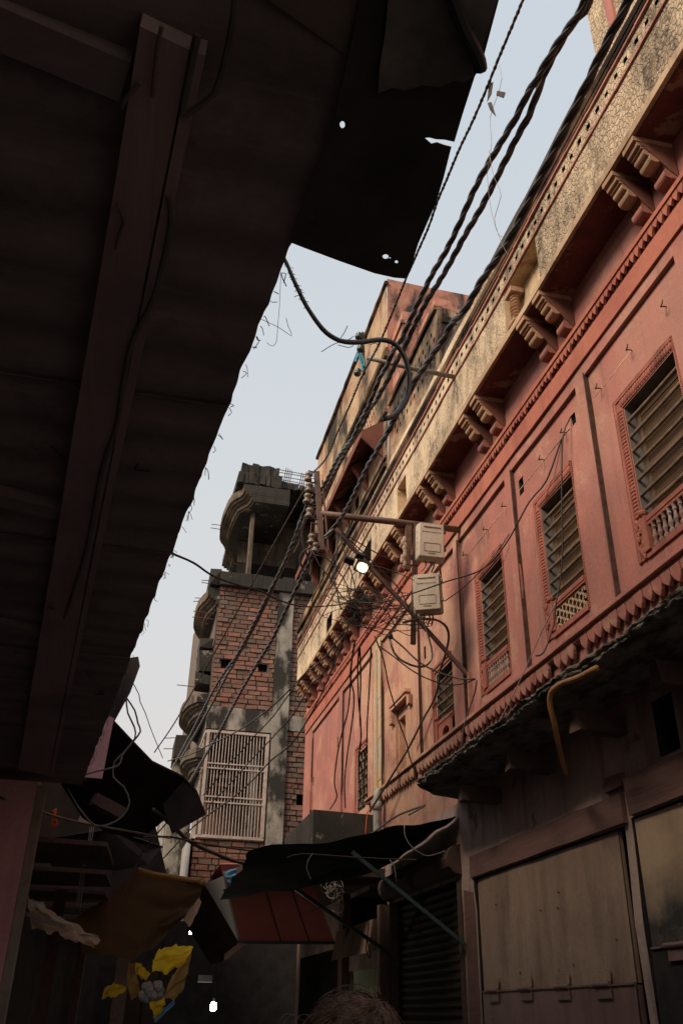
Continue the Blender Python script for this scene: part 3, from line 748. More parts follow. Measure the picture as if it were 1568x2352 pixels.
# door posts
for y0, y1 in ((5.065, 5.15), (7.74, 7.98)):
    mb = MB(); mb.box(GX+.03 if y0 < 6 else GX-.006, GX+.09, y0, y1, 0, 2.664, 0, .008); mb.build('door_post', M['beam_wood'], HV)
# rolling shutter
mb = MB()
z = .02; k = 0
while z < 2.68:
    pts = [(GX+.07-.022*sin(pi*t/6), z+.072*t/6) for t in range(7)]
    for a, b in zip(pts, pts[1:]): mb.quad((a[0], 8.10, a[1]), (b[0], 8.10, b[1]), (b[0], 10.22, b[1]), (a[0], 10.22, a[1]))
    z += .072
rs = mb.build('rolling_shutter', M['shutter_metal'], HV, smooth=True)
mb = MB()
mb.box(GX-.02, GX+.06, 8.03, 8.10, 0, 2.7, 0, .004); mb.box(GX-.02, GX+.06, 10.22, 10.32, 0, 2.7, 0, .004)
mb.tube([(GX-.01, 8.0, 2.86), (GX-.01, 10.34, 2.86)], .13, 12)
mb.build('shutter_guide', M['old_wood'], rs)
mb = MB(); mb.box(GX-.10, GX+.02, 12.2, 12.42, 0, 3.3, 0, .012); mb.build('shop_pillar', M['brown_wall'], HV)
mb = MB(); mb.box(GX-.12, GX+.02, 10.34, 10.42, 0, 2.7, 0, .006); mb.build('shop_pillar', M['brown_wall'], HV)
mb = MB()
for i in range(9):
    a = 10.45+i*.2; mb.hexa([(GX-.22+.03*nz(i), a, 2.22+.03*nz(i*2)), (GX-.22+.03*nz(i+1), a+.2, 2.22+.03*nz(i*2+2)), (GX, a+.2, 2.30), (GX, a, 2.30), (GX-.16, a, 2.56), (GX-.16, a+.2, 2.56), (GX, a+.2, 2.58), (GX, a, 2.58)])
mb.build('ragged_canopy', M['brown_wall'], HV)
# rough stone ledge carried by blackened joists
mb = MB(); n = 460
ys = [0.2+i*(7.98-0.2)/n for i in range(n+1)]
def edge(y): return 2.50+.025*nz(y*1.7, 4)+.022*nz(y*7, 2)+(.25*max(0, y-7.7)/.28)
prof = [(0.05, -.040), (0.02, -.036), (-.004, -.028), (-.012, -.018), (-.002, -.008), (.006, .0), (-.010, .010), (-.008, .022), (.010, .032), (.035, .040), (.08, .046)]
rows = []
for y in ys:
    e = edge(y); zb = 3.43+.03*nz(y*1.1, 9)+.02*nz(y*3.1, 5)
    row = [(FX+.02, y, zb-.06)]+[(e+a+.024*nz(y*5, b*18)+.016*nz(y*17, b*50, 3)+.010*nz(y*37, b*90, 7), y+.006*nz(y*11, b*30), zb+b*(1+.25*nz(y*3, b*9))+.009*nz(y*13, b*40)+.006*nz(y*41, b*80)) for a, b in prof]+[(FX+.02, y, zb+.075)]
    rows.append(row)
m_ = len(rows[0])
mb.add([p for r in rows for p in r], [(i*m_+j, i*m_+j+1, (i+1)*m_+j+1, (i+1)*m_+j) for i in range(n) for j in range(m_-1)]+[list(range(n*m_, n*m_+m_))])
mb.build('stone_ledge', M['stone'], HV)
for y, x0, z, s in ((6.05, 2.66, 3.24, .12), (7.05, 2.66, 3.22, .12), (5.0, 2.66, 3.24, .12), (4.1, 2.70, 3.25, .13), (3.2, 2.68, 3.25, .13)):
    mb = MB(); p = [(x0+rnd.uniform(-.02, .02), y-s/2, z-s/2), (x0, y+s/2, z-s/2), (x0+.02, y+s/2, z+s/2), (x0-.02, y-s/2, z+s/2)]
    mb.add(p+[(FX+.02, q[1], q[2]) for q in p], [(0, 1, 2, 3), (0, 1, 5, 4), (1, 2, 6, 5), (2, 3, 7, 6), (3, 0, 4, 7)])
    mb.build('joist', M['old_wood'], HV)
# ------------------------------------------------------------------ the brick building that closes the view
BB = thing('brick_building', 'unfinished brick building with a concrete column, white window grille and round concrete balconies', 'building', (2.6, 17.0, 0))
YB = 17.0
def bricks(u0, u1, v0, v1, holes=(), L=0.245, H=0.098, dark=0.0):
    mb = MB(); mb.c = []
    rows = int((v1-v0)/H); H2 = (v1-v0)/rows
    for r in range(rows):
        z0 = v0+r*H2; u = u0-(L*0.5 if r % 2 else rnd.uniform(0, .08))
        while u < u1:
            l = L*rnd.choice([1, 1, 1, .52, 1.05]); a, b = max(u, u0), min(u+l, u1); u += l
            if b-a < .05: continue
            cx_, cz_ = (a+b)/2, z0+H2/2
            if any(h[0] < cx_ < h[1] and h[2] < cz_ < h[3] for h in holes): continue
            g_ = .0105; d = rnd.uniform(-.018, .010); o = len(mb.v); jj = lambda: rnd.uniform(-.005, .005)
            zw = .016*nz(cx_*.7, cz_*.4)
            q = [(a+g_+jj(), z0+g_+zw+jj()), (b-g_+jj(), z0+g_+zw+jj()), (b-g_+jj(), z0+H2-g_+zw+jj()), (a+g_+jj(), z0+H2-g_+zw+jj())]
            yf = YB+d
            mb.add([(x, yf+rnd.uniform(-.006, .006), z) for x, z in q]+[(x, YB+.06, z) for x, z in q], [(0, 1, 2, 3), (0, 4, 5, 1), (1, 5, 6, 2), (2, 6, 7, 3), (3, 7, 4, 0)])
            t = rnd.random(); k = rnd.uniform(.72, 1.15)
            c = ((.30, .125, .088), (.28, .145, .108), (.22, .115, .09), (.165, .12, .10))[min(3, int(t*4.2*(.9+.15*dark+max(0, (cz_-8.3)*.35))))]
            mb.c += [(c[0]*k, c[1]*k, c[2]*k, 1)]*8
    return mb
bricks(1.30, 2.55, 6.84, 9.40, [(1.5, 1.66, 7.66, 7.80), (2.2, 2.36, 7.66, 7.78)]).build('brick_wall', M['brick'], BB)
bricks(2.87, 4.4, 6.78, 9.40, dark=1).build('brick_wall', M['brick'], BB)
bricks(2.87, 4.4, 2.9, 6.46, [(3.15, 3.28, 5.1, 5.25)], dark=1).build('brick_wall', M['brick'], BB)
bricks(1.24, 2.55, 3.0, 4.36).build('brick_wall', M['brick'], BB)
mb = MB(); R = [(1.3, 2.53, 4.38, 6.38, .3, 0, True), (1.46, 1.70, 7.64, 7.82, .12, 1), (2.16, 2.4, 7.64, 7.8, .12, 1), (3.12, 3.3, 5.08, 5.27, .12, 1)]
mb.relief(1.28, 4.5, 0, 9.4, R, lambda u, v, d: (u, YB+.028+d, v))
mb.quad((1.3, YB+.03, 0), (1.3, 26, 0), (1.3, 26, 6.2), (1.3, YB+.03, 4.4)); mb.quad((1.3, YB+.03, 6.4), (1.3, 26, 6.4), (1.3, 26, 11.8), (1.3, YB+.03, 9.4))
mb.build('mortar_wall', [M['mortar'], M['hole']], BB)
mb = MB(); n = 20
for i in range(n):
    z0 = 3.0+i*6.42/n; z1 = z0+6.42/n
    mb.hexa([(2.555+.012*nz(z0*2), YB-.045+.01*nz(z0*3, 4), z0), (2.872+.012*nz(z0*2, 5), YB-.045, z0), (2.872, YB+.1, z0), (2.555, YB+.1, z0), (2.555+.012*nz(z1*2), YB-.045+.01*nz(z1*3, 4), z1), (2.872+.012*nz(z1*2, 5), YB-.045, z1), (2.872, YB+.1, z1), (2.555, YB+.1, z1)])
mb.build('concrete_column', M['concrete'], BB)
mb = MB(); mb.box(1.275, 2.553, YB-.035, YB+.1, 6.40, 6.83, 0, .012); mb.box(2.875, 4.4, YB-.02, YB+.1, 6.47, 6.77, 0, .01)
mb.build('lintel_band', M['concrete'], BB)
mb = MB()
for i in range(14):
    x = 1.28+i*.22; mb.box(x, x+.22, YB-.14+.02*nz(i*.8), YB+.3, 9.405+.012*nz(i, 3), 9.70+.035*nz(i*.9, 6))
mb.build('coping', M['concrete_dark'], BB)
# window grille
mb = MB(); gy = YB-.03
x0, x1, z0, z1 = 1.31, 2.52, 4.39, 6.36
mb.box(x0, x1, gy-.02, gy+.02, z0, z0+.05); mb.box(x0, x1, gy-.02, gy+.02, z1-.05, z1); mb.box(x0, x0+.055, gy-.025, gy+.025, z0+.05, z1-.05); mb.box(x1-.05, x1, gy-.025, gy+.025, z0+.05, z1-.05)
for i in range(19):
    x = x0+.09+i*(x1-x0-.15)/18; mb.tube([(x, gy, z0+.03), (x+rnd.uniform(-.006, .006), gy, (z0+z1)/2), (x, gy, z1-.03)], .0082, 6)
for z in (5.02, 5.12, 5.64, 5.73): mb.bar((x0+.04, gy-.014, z), (x1-.04, gy-.014, z), .008, .024)
# return of the grille round the corner
for i in range(6):
    y = gy+.2+i*.28; mb.tube([(x0-.01, y, z0), (x0-.01, y, z1)], .010, 6)
mb.box(x0-.03, x0, gy+.03, gy+1.8, z0, z0+.05); mb.box(x0-.03, x0, gy+.03, gy+1.8, z1-.05, z1)
for z in (5.02, 5.64): mb.bar((x0-.02, gy+.04, z), (x0-.02, gy+1.8, z), .02, .02)
gr = mb.build('window_grille', M['white_metal'], BB)
mb = MB(); mb.box(2.18, 2.36, YB+.15, YB+.2, 4.4, 6.3); mb.build('pale_door_leaf', M['concrete'], BB)
mb = MB(); mb.quad((1.3, YB+1.6, 4.0), (4.3, YB+1.6, 4.0), (4.3, YB+1.6, 6.5), (1.3, YB+1.6, 6.5)); mb.quad((1.2, YB, 4.37), (4.3, YB, 4.37), (4.3, 20, 4.37), (1.2, 20, 4.37)); mb.quad((1.31, YB+.03, 6.39), (4.3, YB+.03, 6.39), (4.3, 20, 6.39), (1.31, 20, 6.39)); mb.quad((2.56, YB+.05, 4.4), (2.56, 19, 4.4), (2.56, 19, 6.4), (2.56, YB+.05, 6.4))
for i in range(6): mb.box(1.5, 2.1, YB+1.45, YB+1.55, 5.3+i*.17, 5.36+i*.17)
mb.build('room_interior', M['brown_wall'], BB)
# corrugated sheet and plain wall on the side of the building
mb = MB(); k = 60
P = []
for i in range(k+1):
    y = 16.95+i*6/k; x = 1.20-.012*(y-17)*12/6+.018*(i % 2)
    P += [(x, y, 3.0), (x, y, 4.42)]
mb.add(P, [(2*i, 2*i+2, 2*i+3, 2*i+1) for i in range(k)])
mb.build('corrugated_sheet', M['corrug'], BB)
# ground storey
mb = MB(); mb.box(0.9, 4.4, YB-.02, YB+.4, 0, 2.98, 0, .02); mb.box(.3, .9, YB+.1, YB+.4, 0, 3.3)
mb.build('ground_storey', M['black_soot_and_shade'], BB)
# round balconies: nested, stepped plans
def balcony(pts, zt, th, steps, name, mats, xw, lab=None):
    mb = MB()
    C = crom([(p[0], p[1], 0) for p in pts], .12)
    for i, (off, z0, z1) in enumerate(steps):
        row = []
        for j, p in enumerate(C):
            t = (C[min(j+1, len(C)-1)]-C[max(j-1, 0)]).normalized(); nn = Vector((t.y, -t.x, 0))
            if nn.x < 0: nn = -nn
            q = p+nn*off; row.append((min(q.x+.012*nz(j*.7, i), xw-.02), q.y))
        k = len(row); vs = [(x, y, zt+z0) for x, y in row]+[(x, y, zt+z1+.012*nz(j_*.9, i)) for j_, (x, y) in enumerate(row)]
        mb.add(vs, [(j, j+1, k+j+1, k+j) for j in range(k-1)], 0)
        vs = [(x, y, zt+z0) for x, y in row]+[(xw, y, zt+z0) for x, y in row]+[(x, y, zt+z1) for x, y in row]+[(xw, y, zt+z1) for x, y in row]
        mi = 1 if i == len(steps)-1 else 0
        mb.add(vs, [(j, j+1, k+j+1, k+j) for j in range(k-1)], mi); mb.add(vs, [(2*k+j, 2*k+j+1, 3*k+j+1, 3*k+j) for j in range(k-1)], 0)
        mb.add(vs, [(0, k, 3*k, 2*k), (k-1, 2*k-1, 4*k-1, 3*k-1)], 1)
    return mb.build(name, mats, BB, label=lab)
ST = [(0.0, -.02, .16), (.05, -.07, -.021), (.13, -.115, -.071), (.18, -.20, -.116), (.23, -.24, -.201)]
cm = [M['concrete_rim'], M['concrete_dark']]
balcony([(1.58, 16.55), (1.55, 16.8), (1.37, 17.1), (1.29, 17.8), (1.28, 18.4), (1.34, 19.0), (1.53, 19.5), (1.55, 20.4)], 11.55, .2, ST, 'round_balcony', cm, 2.6, 'round balcony edge under the roof slab')
balcony([(1.06, 17.0), (1.05, 17.2), (.93, 17.7), (.90, 18.4), (.95, 19.0), (1.1, 19.5), (1.2, 19.7)], 9.2, .2, ST, 'round_balcony', cm, 1.32)
balcony([(1.06, 17.1), (.9, 17.5), (.82, 18.1), (.84, 18.8), (.98, 19.3), (1.15, 19.6)], 6.95, .2, ST, 'round_balcony', cm, 1.32)
balcony([(1.15, 17.2), (.98, 17.5), (.92, 18.0), (.98, 18.6), (1.15, 18.9)], 5.9, .2, ST, 'round_balcony', cm, 1.32)
mb = MB()
mb.box(1.07, 1.29, 16.95, 17.6, 9.42, 9.78, 0, .035); mb.build('slab_end', M['concrete_dark'], BB)
mb = MB(); mb.box(1.0, 1.29, 17.0, 17.7, 8.05, 8.25, 0, .035); mb.build('slab_end', M['concrete_dark'], BB)
mb = MB(); mb.box(1.02, 1.29, 17.02, 17.6, 7.52, 7.95, 0, .045); mb.build('slab_end', M['concrete_dark'], BB)
mb = MB(); mb.box(.98, 1.29, 17.0, 17.5, 7.25, 7.48, 0, .04); mb.build('slab_end', M['concrete_dark'], BB)
mb = MB(); mb.box(.78, 1.1, 18.2, 19.2, 6.11, 6.55, 0, .01); mb.build('slab_end', M['concrete_dark'], BB)
mb = MB(); mb.box(.80, 1.28, 18.6, 24, 3.0, 6.1, 0, .01); mb.build('side_annex', M['concrete'], BB)
# open top storey
mb = MB(); mb.box(1.84, 1.92, YB+.05, YB+.3, 9.71, 11.34, 0, .012); mb.build('roof_column', M['concrete_rim'], BB)
mb = MB(); mb.box(3.3, 3.6, YB+.1, YB+.35, 9.71, 11.9); mb.build('roof_column', M['concrete_rim'], BB)
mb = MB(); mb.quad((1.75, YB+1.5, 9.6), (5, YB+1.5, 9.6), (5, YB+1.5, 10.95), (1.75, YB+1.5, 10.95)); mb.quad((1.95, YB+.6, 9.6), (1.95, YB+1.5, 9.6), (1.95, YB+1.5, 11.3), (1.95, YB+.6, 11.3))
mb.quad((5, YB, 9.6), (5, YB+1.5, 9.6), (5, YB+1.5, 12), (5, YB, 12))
mb.build('dark_room', M['black_soot_and_shade'], BB)
mb = MB(); mb.quad((1.75, YB+1.49, 10.76), (5, YB+1.49, 10.76), (5, YB+1.49, 11.9), (1.75, YB+1.49, 11.9)); mb.quad((1.75, YB-.1, 11.82), (5, YB-.1, 11.82), (5, YB+1.5, 11.82), (1.75, YB+1.5, 11.82))
mb.build('room_wall', M['concrete_rim'], BB)
mb = MB()
for i in range(8):
    x = 1.43+i*.121; mb.box(x, x+.121, YB-.42+.05*nz(i*1.3, 2), YB+1.2, 11.76+.025*nz(i*1.1, 5), 12.05+.03*nz(i*.9, 7), 0, .018)
for i in range(7):
    x = 1.51+i*.121; mb.box(x, x+.121, YB-.36+.06*nz(i*1.7, 9), YB+1.2, 12.0, 12.31+.05*nz(i*1.4, 1), 0, .02)
for i in range(9):
    x = 2.40+i*.14; mb.box(x, x+.14, YB-.35+.03*nz(i), YB+1.2, 11.80+.02*nz(i, 3), 11.98+.05*nz(i*1.3, 8)-.008*i, 0, .02)
mb.build('roof_slab', M['concrete_dark'], BB)
for z in (12.02, 12.10, 12.20, 12.27):
    mb = MB(); mb.tube([(2.3, YB-.3, z+.03), (2.8, YB-.31, z+rnd.uniform(-.01, .01)), (3.35, YB-.3, z-.03)], .009, 5); mb.build('rebar', M['rusty'], BB)
for i in range(7):
    x = 2.46+i*.045+(.18 if i > 3 else 0); mb = MB(); mb.tube([(x, YB-.29, 11.95), (x+.05, YB-.3, 12.38-.02*i)], .009, 5); mb.build('rebar', M['rusty'], BB)
for y, x, z in ((17.1, 1.0, 9.55), (17.15, 1.0, 9.50), (17.6, .92, 9.35), (17.7, .9, 9.32), (17.3, .9, 8.9), (17.4, .9, 8.82), (17.5, .75, 7.35), (18.3, .66, 6.5), (18.4, .66, 6.3), (18.2, 1.15, 11.5), (18.4, 1.14, 11.5)):
    mb = MB(); mb.tube([(x+.35, y, z), (x+.1, y, z+.01), (x-.09, y, z+rnd.uniform(-.02, .02))], .009, 5); mb.build('rebar', M['rusty'], BB)

# ------------------------------------------------------------------ left side: shop with a board awning overhead
LS = thing('awning_shop', 'dark shop on the left with a plum board awning and a long beam overhead', 'building', (-1.2, 3.0, 0))
def ex(y): return 0.18-.096*(y-1.31)            # street edge of the awning
ZA = 3.0
mb = MB(); n = 520
def zc(y): return .007*sin(2*pi*y/.19+.6*nz(y*.7))+.006*nz(y*2)
for i in range(n):
    a = -2.5+i*(6.62+2.5)/n; b = a+(6.62+2.5)/n
    if b <= .80: continue
    w0, w1 = [.006*nz(q*6)+.003*nz(q*23) for q in (a, b)]; ia, ib = -.055-.049*a*1.0, -.055-.049*b
    mb.hexa([(-.3-.12*a, a, ZA+zc(a)), (ex(a)+w0, a, ZA+zc(a)), (ex(b)+w1, b, ZA+zc(b)), (-.3-.12*b, b, ZA+zc(b)), (-.3-.12*a, a, ZA+.03), (ex(a)+w0, a, ZA+.03), (ex(b)+w1, b, ZA+.03), (-.3-.12*b, b, ZA+.03)])
mb.build('awning_board', M['awn_panel'], LS)
mb = MB()
for i in range(70):
    y = 1.4+5.1*rnd.random()**1.3; p = Vector((ex(y)+.004, y, ZA+.004)); l = rnd.uniform(.005, .022)*(1+y*.25)
    q = [p, p+Vector((rnd.uniform(0, .01), rnd.uniform(-.01, .01), -l*.4)), p+Vector((rnd.uniform(-.004, .016), rnd.uniform(-.02, .02), -l))]
    mb.tube(crom(q, .01), [.0016]+[.0010]*20 if False else .0009+.0004*rnd.random(), 4)
setkind(mb.build('frayed_fringe', M['awn_dark'], LS), 'stuff')
for y in (1.9, 2.8, 3.9, 5.2):
    mb = MB(); mb.box(-.32-.12*y, ex(y)-.004, y, y+.012, ZA-.013, ZA-.0085, 0, .0015); mb.build('board_joint', M['awn_dark'], LS)
for k in range(8):
    mb = MB(); y = rnd.uniform(1.2, 6.2); x = ex(y)-rnd.uniform(.02, .45); mb.tube(crom([(x, y, ZA-.010), (x+rnd.uniform(-.03, .03), y+rnd.uniform(.01, .05), ZA-.014), (x+rnd.uniform(-.05, .05), y+rnd.uniform(.03, .09), ZA-.009)], .01), .0025, 4); mb.build('splinter', M['black_soot_and_shade'], LS)
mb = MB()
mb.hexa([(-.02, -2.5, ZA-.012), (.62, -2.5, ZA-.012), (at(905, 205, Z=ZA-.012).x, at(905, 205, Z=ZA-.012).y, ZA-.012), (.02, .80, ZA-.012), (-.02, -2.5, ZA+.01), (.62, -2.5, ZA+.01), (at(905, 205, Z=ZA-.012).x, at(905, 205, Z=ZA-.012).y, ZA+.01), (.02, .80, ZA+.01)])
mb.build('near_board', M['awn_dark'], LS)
A0, A1, B0, B1 = at(322, 60, Z=2.955), at(436, 115, Z=2.955), at(42, 1768, Z=2.955), at(113, 1782, Z=2.955)
mb = MB(); up = Vector((0, 0, .044)); k = 16
for i in range(k):
    t0, t1 = i/k, (i+1)/k; wv = lambda t, s: Vector((.003*nz(t*7, s), 0, .003*nz(t*6, s+3)))
    p = [A0.lerp(B0, t0)+wv(t0, 1), A1.lerp(B1, t0)+wv(t0, 2), A1.lerp(B1, t1)+wv(t1, 2), A0.lerp(B0, t1)+wv(t1, 1)]
    mb.hexa(p+[q+up for q in p])
bm_ = mb.build('awning_beam', M['awn_beam'], LS)
mb = MB()
for i in range(24):
    t0, t1 = i/24, (i+1)/24
    a = A1.lerp(B1, t0)+Vector((.004, 0, -.004+.004*nz(i*.6))); b = A1.lerp(B1, t1)+Vector((.004, 0, -.004+.004*nz(i*.6+.6))); e = Vector((.022, 0, 0)); u = Vector((0, 0, .04))
    mb.hexa([a, a+e, b+e, b, a+u, a+e+u, b+e+u, b+u])
mb.build('beam_lip', M['awn_beam'], bm_)
for px, r_ in (([(268, 470), (276, 485), (284, 510), (272, 540), (266, 572)], .0032), ([(372, 60), (362, 110), (356, 165), (350, 222)], .0035), ([(322, 190), (290, 225), (280, 245)], .004), ([(110, 1395), (125, 1400), (118, 1385)], .005)):
    mb = MB(); mb.tube(crom([at(x, y, Z=2.945) for x, y in px], .03), r_, 6); mb.build('old_rope_end', M['awn_dark'], bm_)
# boards left of the beam with cross battens
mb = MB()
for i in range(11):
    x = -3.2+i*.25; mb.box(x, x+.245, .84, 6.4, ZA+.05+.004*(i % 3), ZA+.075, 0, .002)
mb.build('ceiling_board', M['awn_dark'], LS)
for pa, pb, w in (((0, 40), (292, 165), .08), ((0, 1130), (140, 1165), .07), ((0, 1420), (98, 1445), .06)):
    a, b = at(*pa, Z=3.0), at(*pb, Z=3.0); d = (b-a).normalized()
    mb = MB(); mb.bar(a-d*1.5, b, w, .06, m=0); mb.build('cross_batten', M['awn_panel'], LS)
# pillar, walls and an unseen tall block added to shade the facade
mb = MB(); PXY = at(86, 1820, Y=6.35)
mb.box(PXY.x-.42, PXY.x, 6.30, 6.62, 0, 2.93, 0, .006)
mb.build('pillar', M['pink_wall'], LS, label='pink painted pillar under the end of the awning')
mb = MB(); mb.box(PXY.x+.001, PXY.x+.055, 6.30, 6.40, 0, 2.9, 0, .004); mb.build('shutter_channel', M['grey_pipe'], LS)
mb = MB()
mb.box(-3.4, -3.2, -3, 6.6, 0, 3.2); mb.box(-3.2, PXY.x-.42, 6.32, 6.6, 0, 3.2); mb.box(-3.2, -.4, -3.1, -2.9, 0, 3.2)
mb.box(-3.3, -2.2, -3, 8.6, 3.2, 8.2); mb.box(-3.2, .3, -3, 0.95, 3.36, 3.4)  # first box unseen, blocks sky and sun; second roofs over the light leak
mb.build('shop_walls_and_shade_block', M['brown_wall'], LS)
mb = MB(); mb.tube(crom([at(x, y, Z=2.95) for x, y in ((455, 80), (438, 160), (420, 262), (440, 255), (492, 215), (518, 135), (538, 30), (541, -40))], .04), .006, 6)
mb.tube(crom([at(x, y, Z=2.95) for x, y in ((388, 450), (395, 500), (378, 590), (355, 680), (325, 740), (300, 800), (283, 890), (268, 980), (235, 1080), (205, 1240), (180, 1330), (150, 1420))], .05), .0065, 6)
tag(mb.build('slack_cable', M['cable_lt']), 'thin slack cable drooping along the beam under the plum awning', 'cable')

# the blackened metal sheet nailed under the awning's street edge
outer = [(664, 556), (700, 570), (780, 600), (860, 628), (905, 638), (930, 640), (939, 628), (960, 560), (1000, 468), (1018, 410), (1036, 338), (1020, 334), (1003, 328), (990, 331), (974, 317), (985, 316), (1000, 320), (1020, 321), (1043, 326), (1062, 262), (1090, 175), (1105, 150), (1145, 0), (1185, -140), (860, -160), (770, 268)]
def ell(cx_, cy_, rx, ry): return [(cx_+rx*cos(a)*(1+.2*nz(a)), cy_+ry*sin(a)) for a in [i*2*pi/12 for i in range(12)]]
holes = [ell(786, 287, 6, 9), ell(885, 590, 7, 6), ell(910, 602, 4, 4), ell(895, 593, 2, 2)]
def zsh(x, y): return 2.975
tr = tessellate_polygon([[Vector((p[0], p[1], 0)) for p in q] for q in [outer]+holes])
mb = MB(); allp = outer+sum(holes, [])
mb.add([at(x, y, Z=2.975) for x, y in allp], [list(t) for t in tr])
o = mb.build('metal_sheet', M['sheet']); tag(o, 'blackened metal sheet with a torn slit hanging past the awning edge', 'metal sheet')
md = o.modifiers.new('thickness', 'SOLIDIFY'); md.thickness = .002
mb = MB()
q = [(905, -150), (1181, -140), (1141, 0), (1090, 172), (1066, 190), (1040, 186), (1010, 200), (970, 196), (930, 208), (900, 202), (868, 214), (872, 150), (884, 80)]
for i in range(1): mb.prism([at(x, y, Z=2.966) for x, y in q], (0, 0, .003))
mb.build('lighter_sheet', M['sheet_lt'], None).parent = o  # lighter grey piece over the near part of the dark sheet
hp = at(778, 286, Z=2.99)
mb = MB(); mb.tube(crom([at(x, y, Z=2.955) for x, y in ((1015, -60), (1040, 0), (1062, 60), (1088, 110), (1100, 140), (1103, 160))], .03), .011, 8)
tag(mb.build('bent_rod', M['black_plastic']), 'bent black rod along the outer corner of the metal sheet', 'rod')

# ------------------------------------------------------------------ farther left: leaning tin canopy, dark shops, tarps
LH = thing('dark_shop_row', 'row of dark shops under patched canopies beyond the pink pillar', 'building', (-1.6, 10.0, 0))
mb = MB()
pr = [(-1.05, 6.65, 4.3), (-1.25, 9.0, 4.6), (-1.2, 11.0, 4.6), (-.9, 13.5, 4.9), (-.1, 16.6, 5.5), (.4, 16.8, 4.9), (.88, 16.9, 3.6)]
for (xa, ya, za), (xb, yb, zb_) in zip(pr, pr[1:]):
    mb.hexa([(xa, ya, 0), (xb, yb, 0), (xb-.4, yb+.3, 0), (xa-.4, ya, 0), (xa, ya, za), (xb, yb, zb_), (xb-.4, yb+.3, zb_), (xa-.4, ya, za)])
mb.build('shop_front', M['black_soot_and_shade'], LH)  # near-black colour puts the darkness under the canopies into the fronts
mb = MB()
for i in range(6):
    a = 6.7+i*1.5; mb.hexa([(-1.3, a, 2.62), (-.10+.08*nz(i, 2), a+.1, 2.62+.03*nz(i)), (-.05+.08*nz(i, 5), a+1.35, 2.66), (-1.3, a+1.5, 2.66), (-1.3, a, 2.66), (-.10+.08*nz(i, 2), a+.1, 2.65+.03*nz(i)), (-.05+.08*nz(i, 5), a+1.35, 2.69), (-1.3, a+1.5, 2.7)])
mb.build('sagging_canopy', M['old_wood'], LH)
for (x, y, z0, z1, w) in ((-.55, 9.4, 0, 2.6, .10), (-.35, 12.2, 0, 2.6, .10), (.15, 15.2, 0, 2.5, .2)):
    mb = MB(); mb.box(x, x+w, y, y+w, z0, z1, 0, .006); mb.build('shop_post', M['old_wood'], LH)
mb = MB()
mb.box(.3, .62, 15.6, 15.8, 0, 2.1, 0, .01); mb.box(.62, .80, 15.5, 15.9, 0, 2.2, 0, .01); mb.build('shop_doorway', M['sign_brown'], LH)
mb = MB(); mb.bar(at(50, 1525+570, Y=8.0), at(150, 1525+605, Y=8.0), .03, .03); mb.build('painted_light_gap', M['wire_pale'], LH)  # pale bar painted in for light showing through a gap
# canopy of leaning tin
ty = 8.5
def tin(px, y0, y1):
    return [at(x, y, Y=yy) for x, y, yy in px]
mb = MB()
top = [(244, 1640, 8.2), (300, 1700, 8.3), (350, 1752, 8.4), (420, 1786, 8.5), (452, 1820, 8.5), (472, 1872, 8.5)]
bot = [(140, 1800, 9.6), (190, 1880, 9.6), (250, 1915, 9.6), (330, 1925, 9.6), (365, 1880, 9.5), (376, 1850, 9.4)]
T_, B_ = tin(top, 0, 0), tin(bot, 0, 0)
for i in range(5):
    if i < 4: mb.quad(T_[i], T_[i+1], B_[i+1], B_[i])
    e = Vector((0, .0, .02)); mb.quad(T_[i]+e, T_[i+1]+e, B_[i+1]+e, B_[i]+e); mb.quad(T_[i], T_[i+1], T_[i+1]+e, T_[i]+e)
CN = thing('tin_canopy', 'curled dark rusted tin canopy leaning over the lane left of the window grille', 'canopy', (0, 8.5, 3.0))
mb.build('tin_sheet', M['tin'], CN)
mb = MB()
p = [at(472, 1872, Y=8.5), at(395, 1916, Y=8.55), at(383, 1880, Y=8.6), at(374, 1848, Y=8.6), at(424, 1790, Y=8.52), at(452, 1820, Y=8.5)]
mb.add(p, [(0, 1, 2, 3, 4, 5)]); mb.build('hanging_flap', M['tin'], CN)
mb = MB(); mb.bar(at(215, 1835, Y=8.3), at(280, 1870, Y=8.4), .1, .1); mb.build('timber_end', M['old_wood'], CN)
mb = MB()
p = [at(x, y, Y=7.3) for x, y in ((206, 1770), (232, 1790), (248, 1690), (258, 1640), (246, 1636))]
mb.prism([at(10, 1772, Y=7.3), at(235, 1788, Y=7.3), at(262, 1650, Y=7.3), at(244, 1640, Y=7.3), at(10, 1600, Y=7.3)], (0, .02, 0))
tag(mb.build('pink_board', M['pink_wall']), 'dull pink board hanging just behind the awning end', 'board')
RF = MB(); LHU = MB(); LHU.box(-2.4, -1.1, 10.3, 12.2, 3.9, 6.2, 0, .02); LHU.build('upper_wall', M['brown_wall'], LH)
RF = MB(); q = [at(60, 1560, Y=11), at(60, 1470, Y=11), at(288, 1512, Y=11), at(318, 1508, Y=11), at(322, 1530, Y=11), at(300, 1590, Y=11), at(262, 1660, Y=11), at(250, 1640, Y=11)]
RF.prism(q, (-.1, .6, 0)); tag(RF.build('roof_sheet', M['tin']), 'small dark roof corner peeking out past the awning edge against the sky', 'roof sheet')
mb = MB()
for px in ([(190, 1862), (225, 1880), (222, 1898), (178, 1888)], [(234, 1885), (262, 1900), (255, 1910), (225, 1900)]): mb.prism([at(x, y, Y=9.8) for x, y in px], (0, .05, 0))
tag(mb.build('pale_block', M['beige_cloth']), 'pair of pale broken blocks wedged under the tin canopy', 'block')
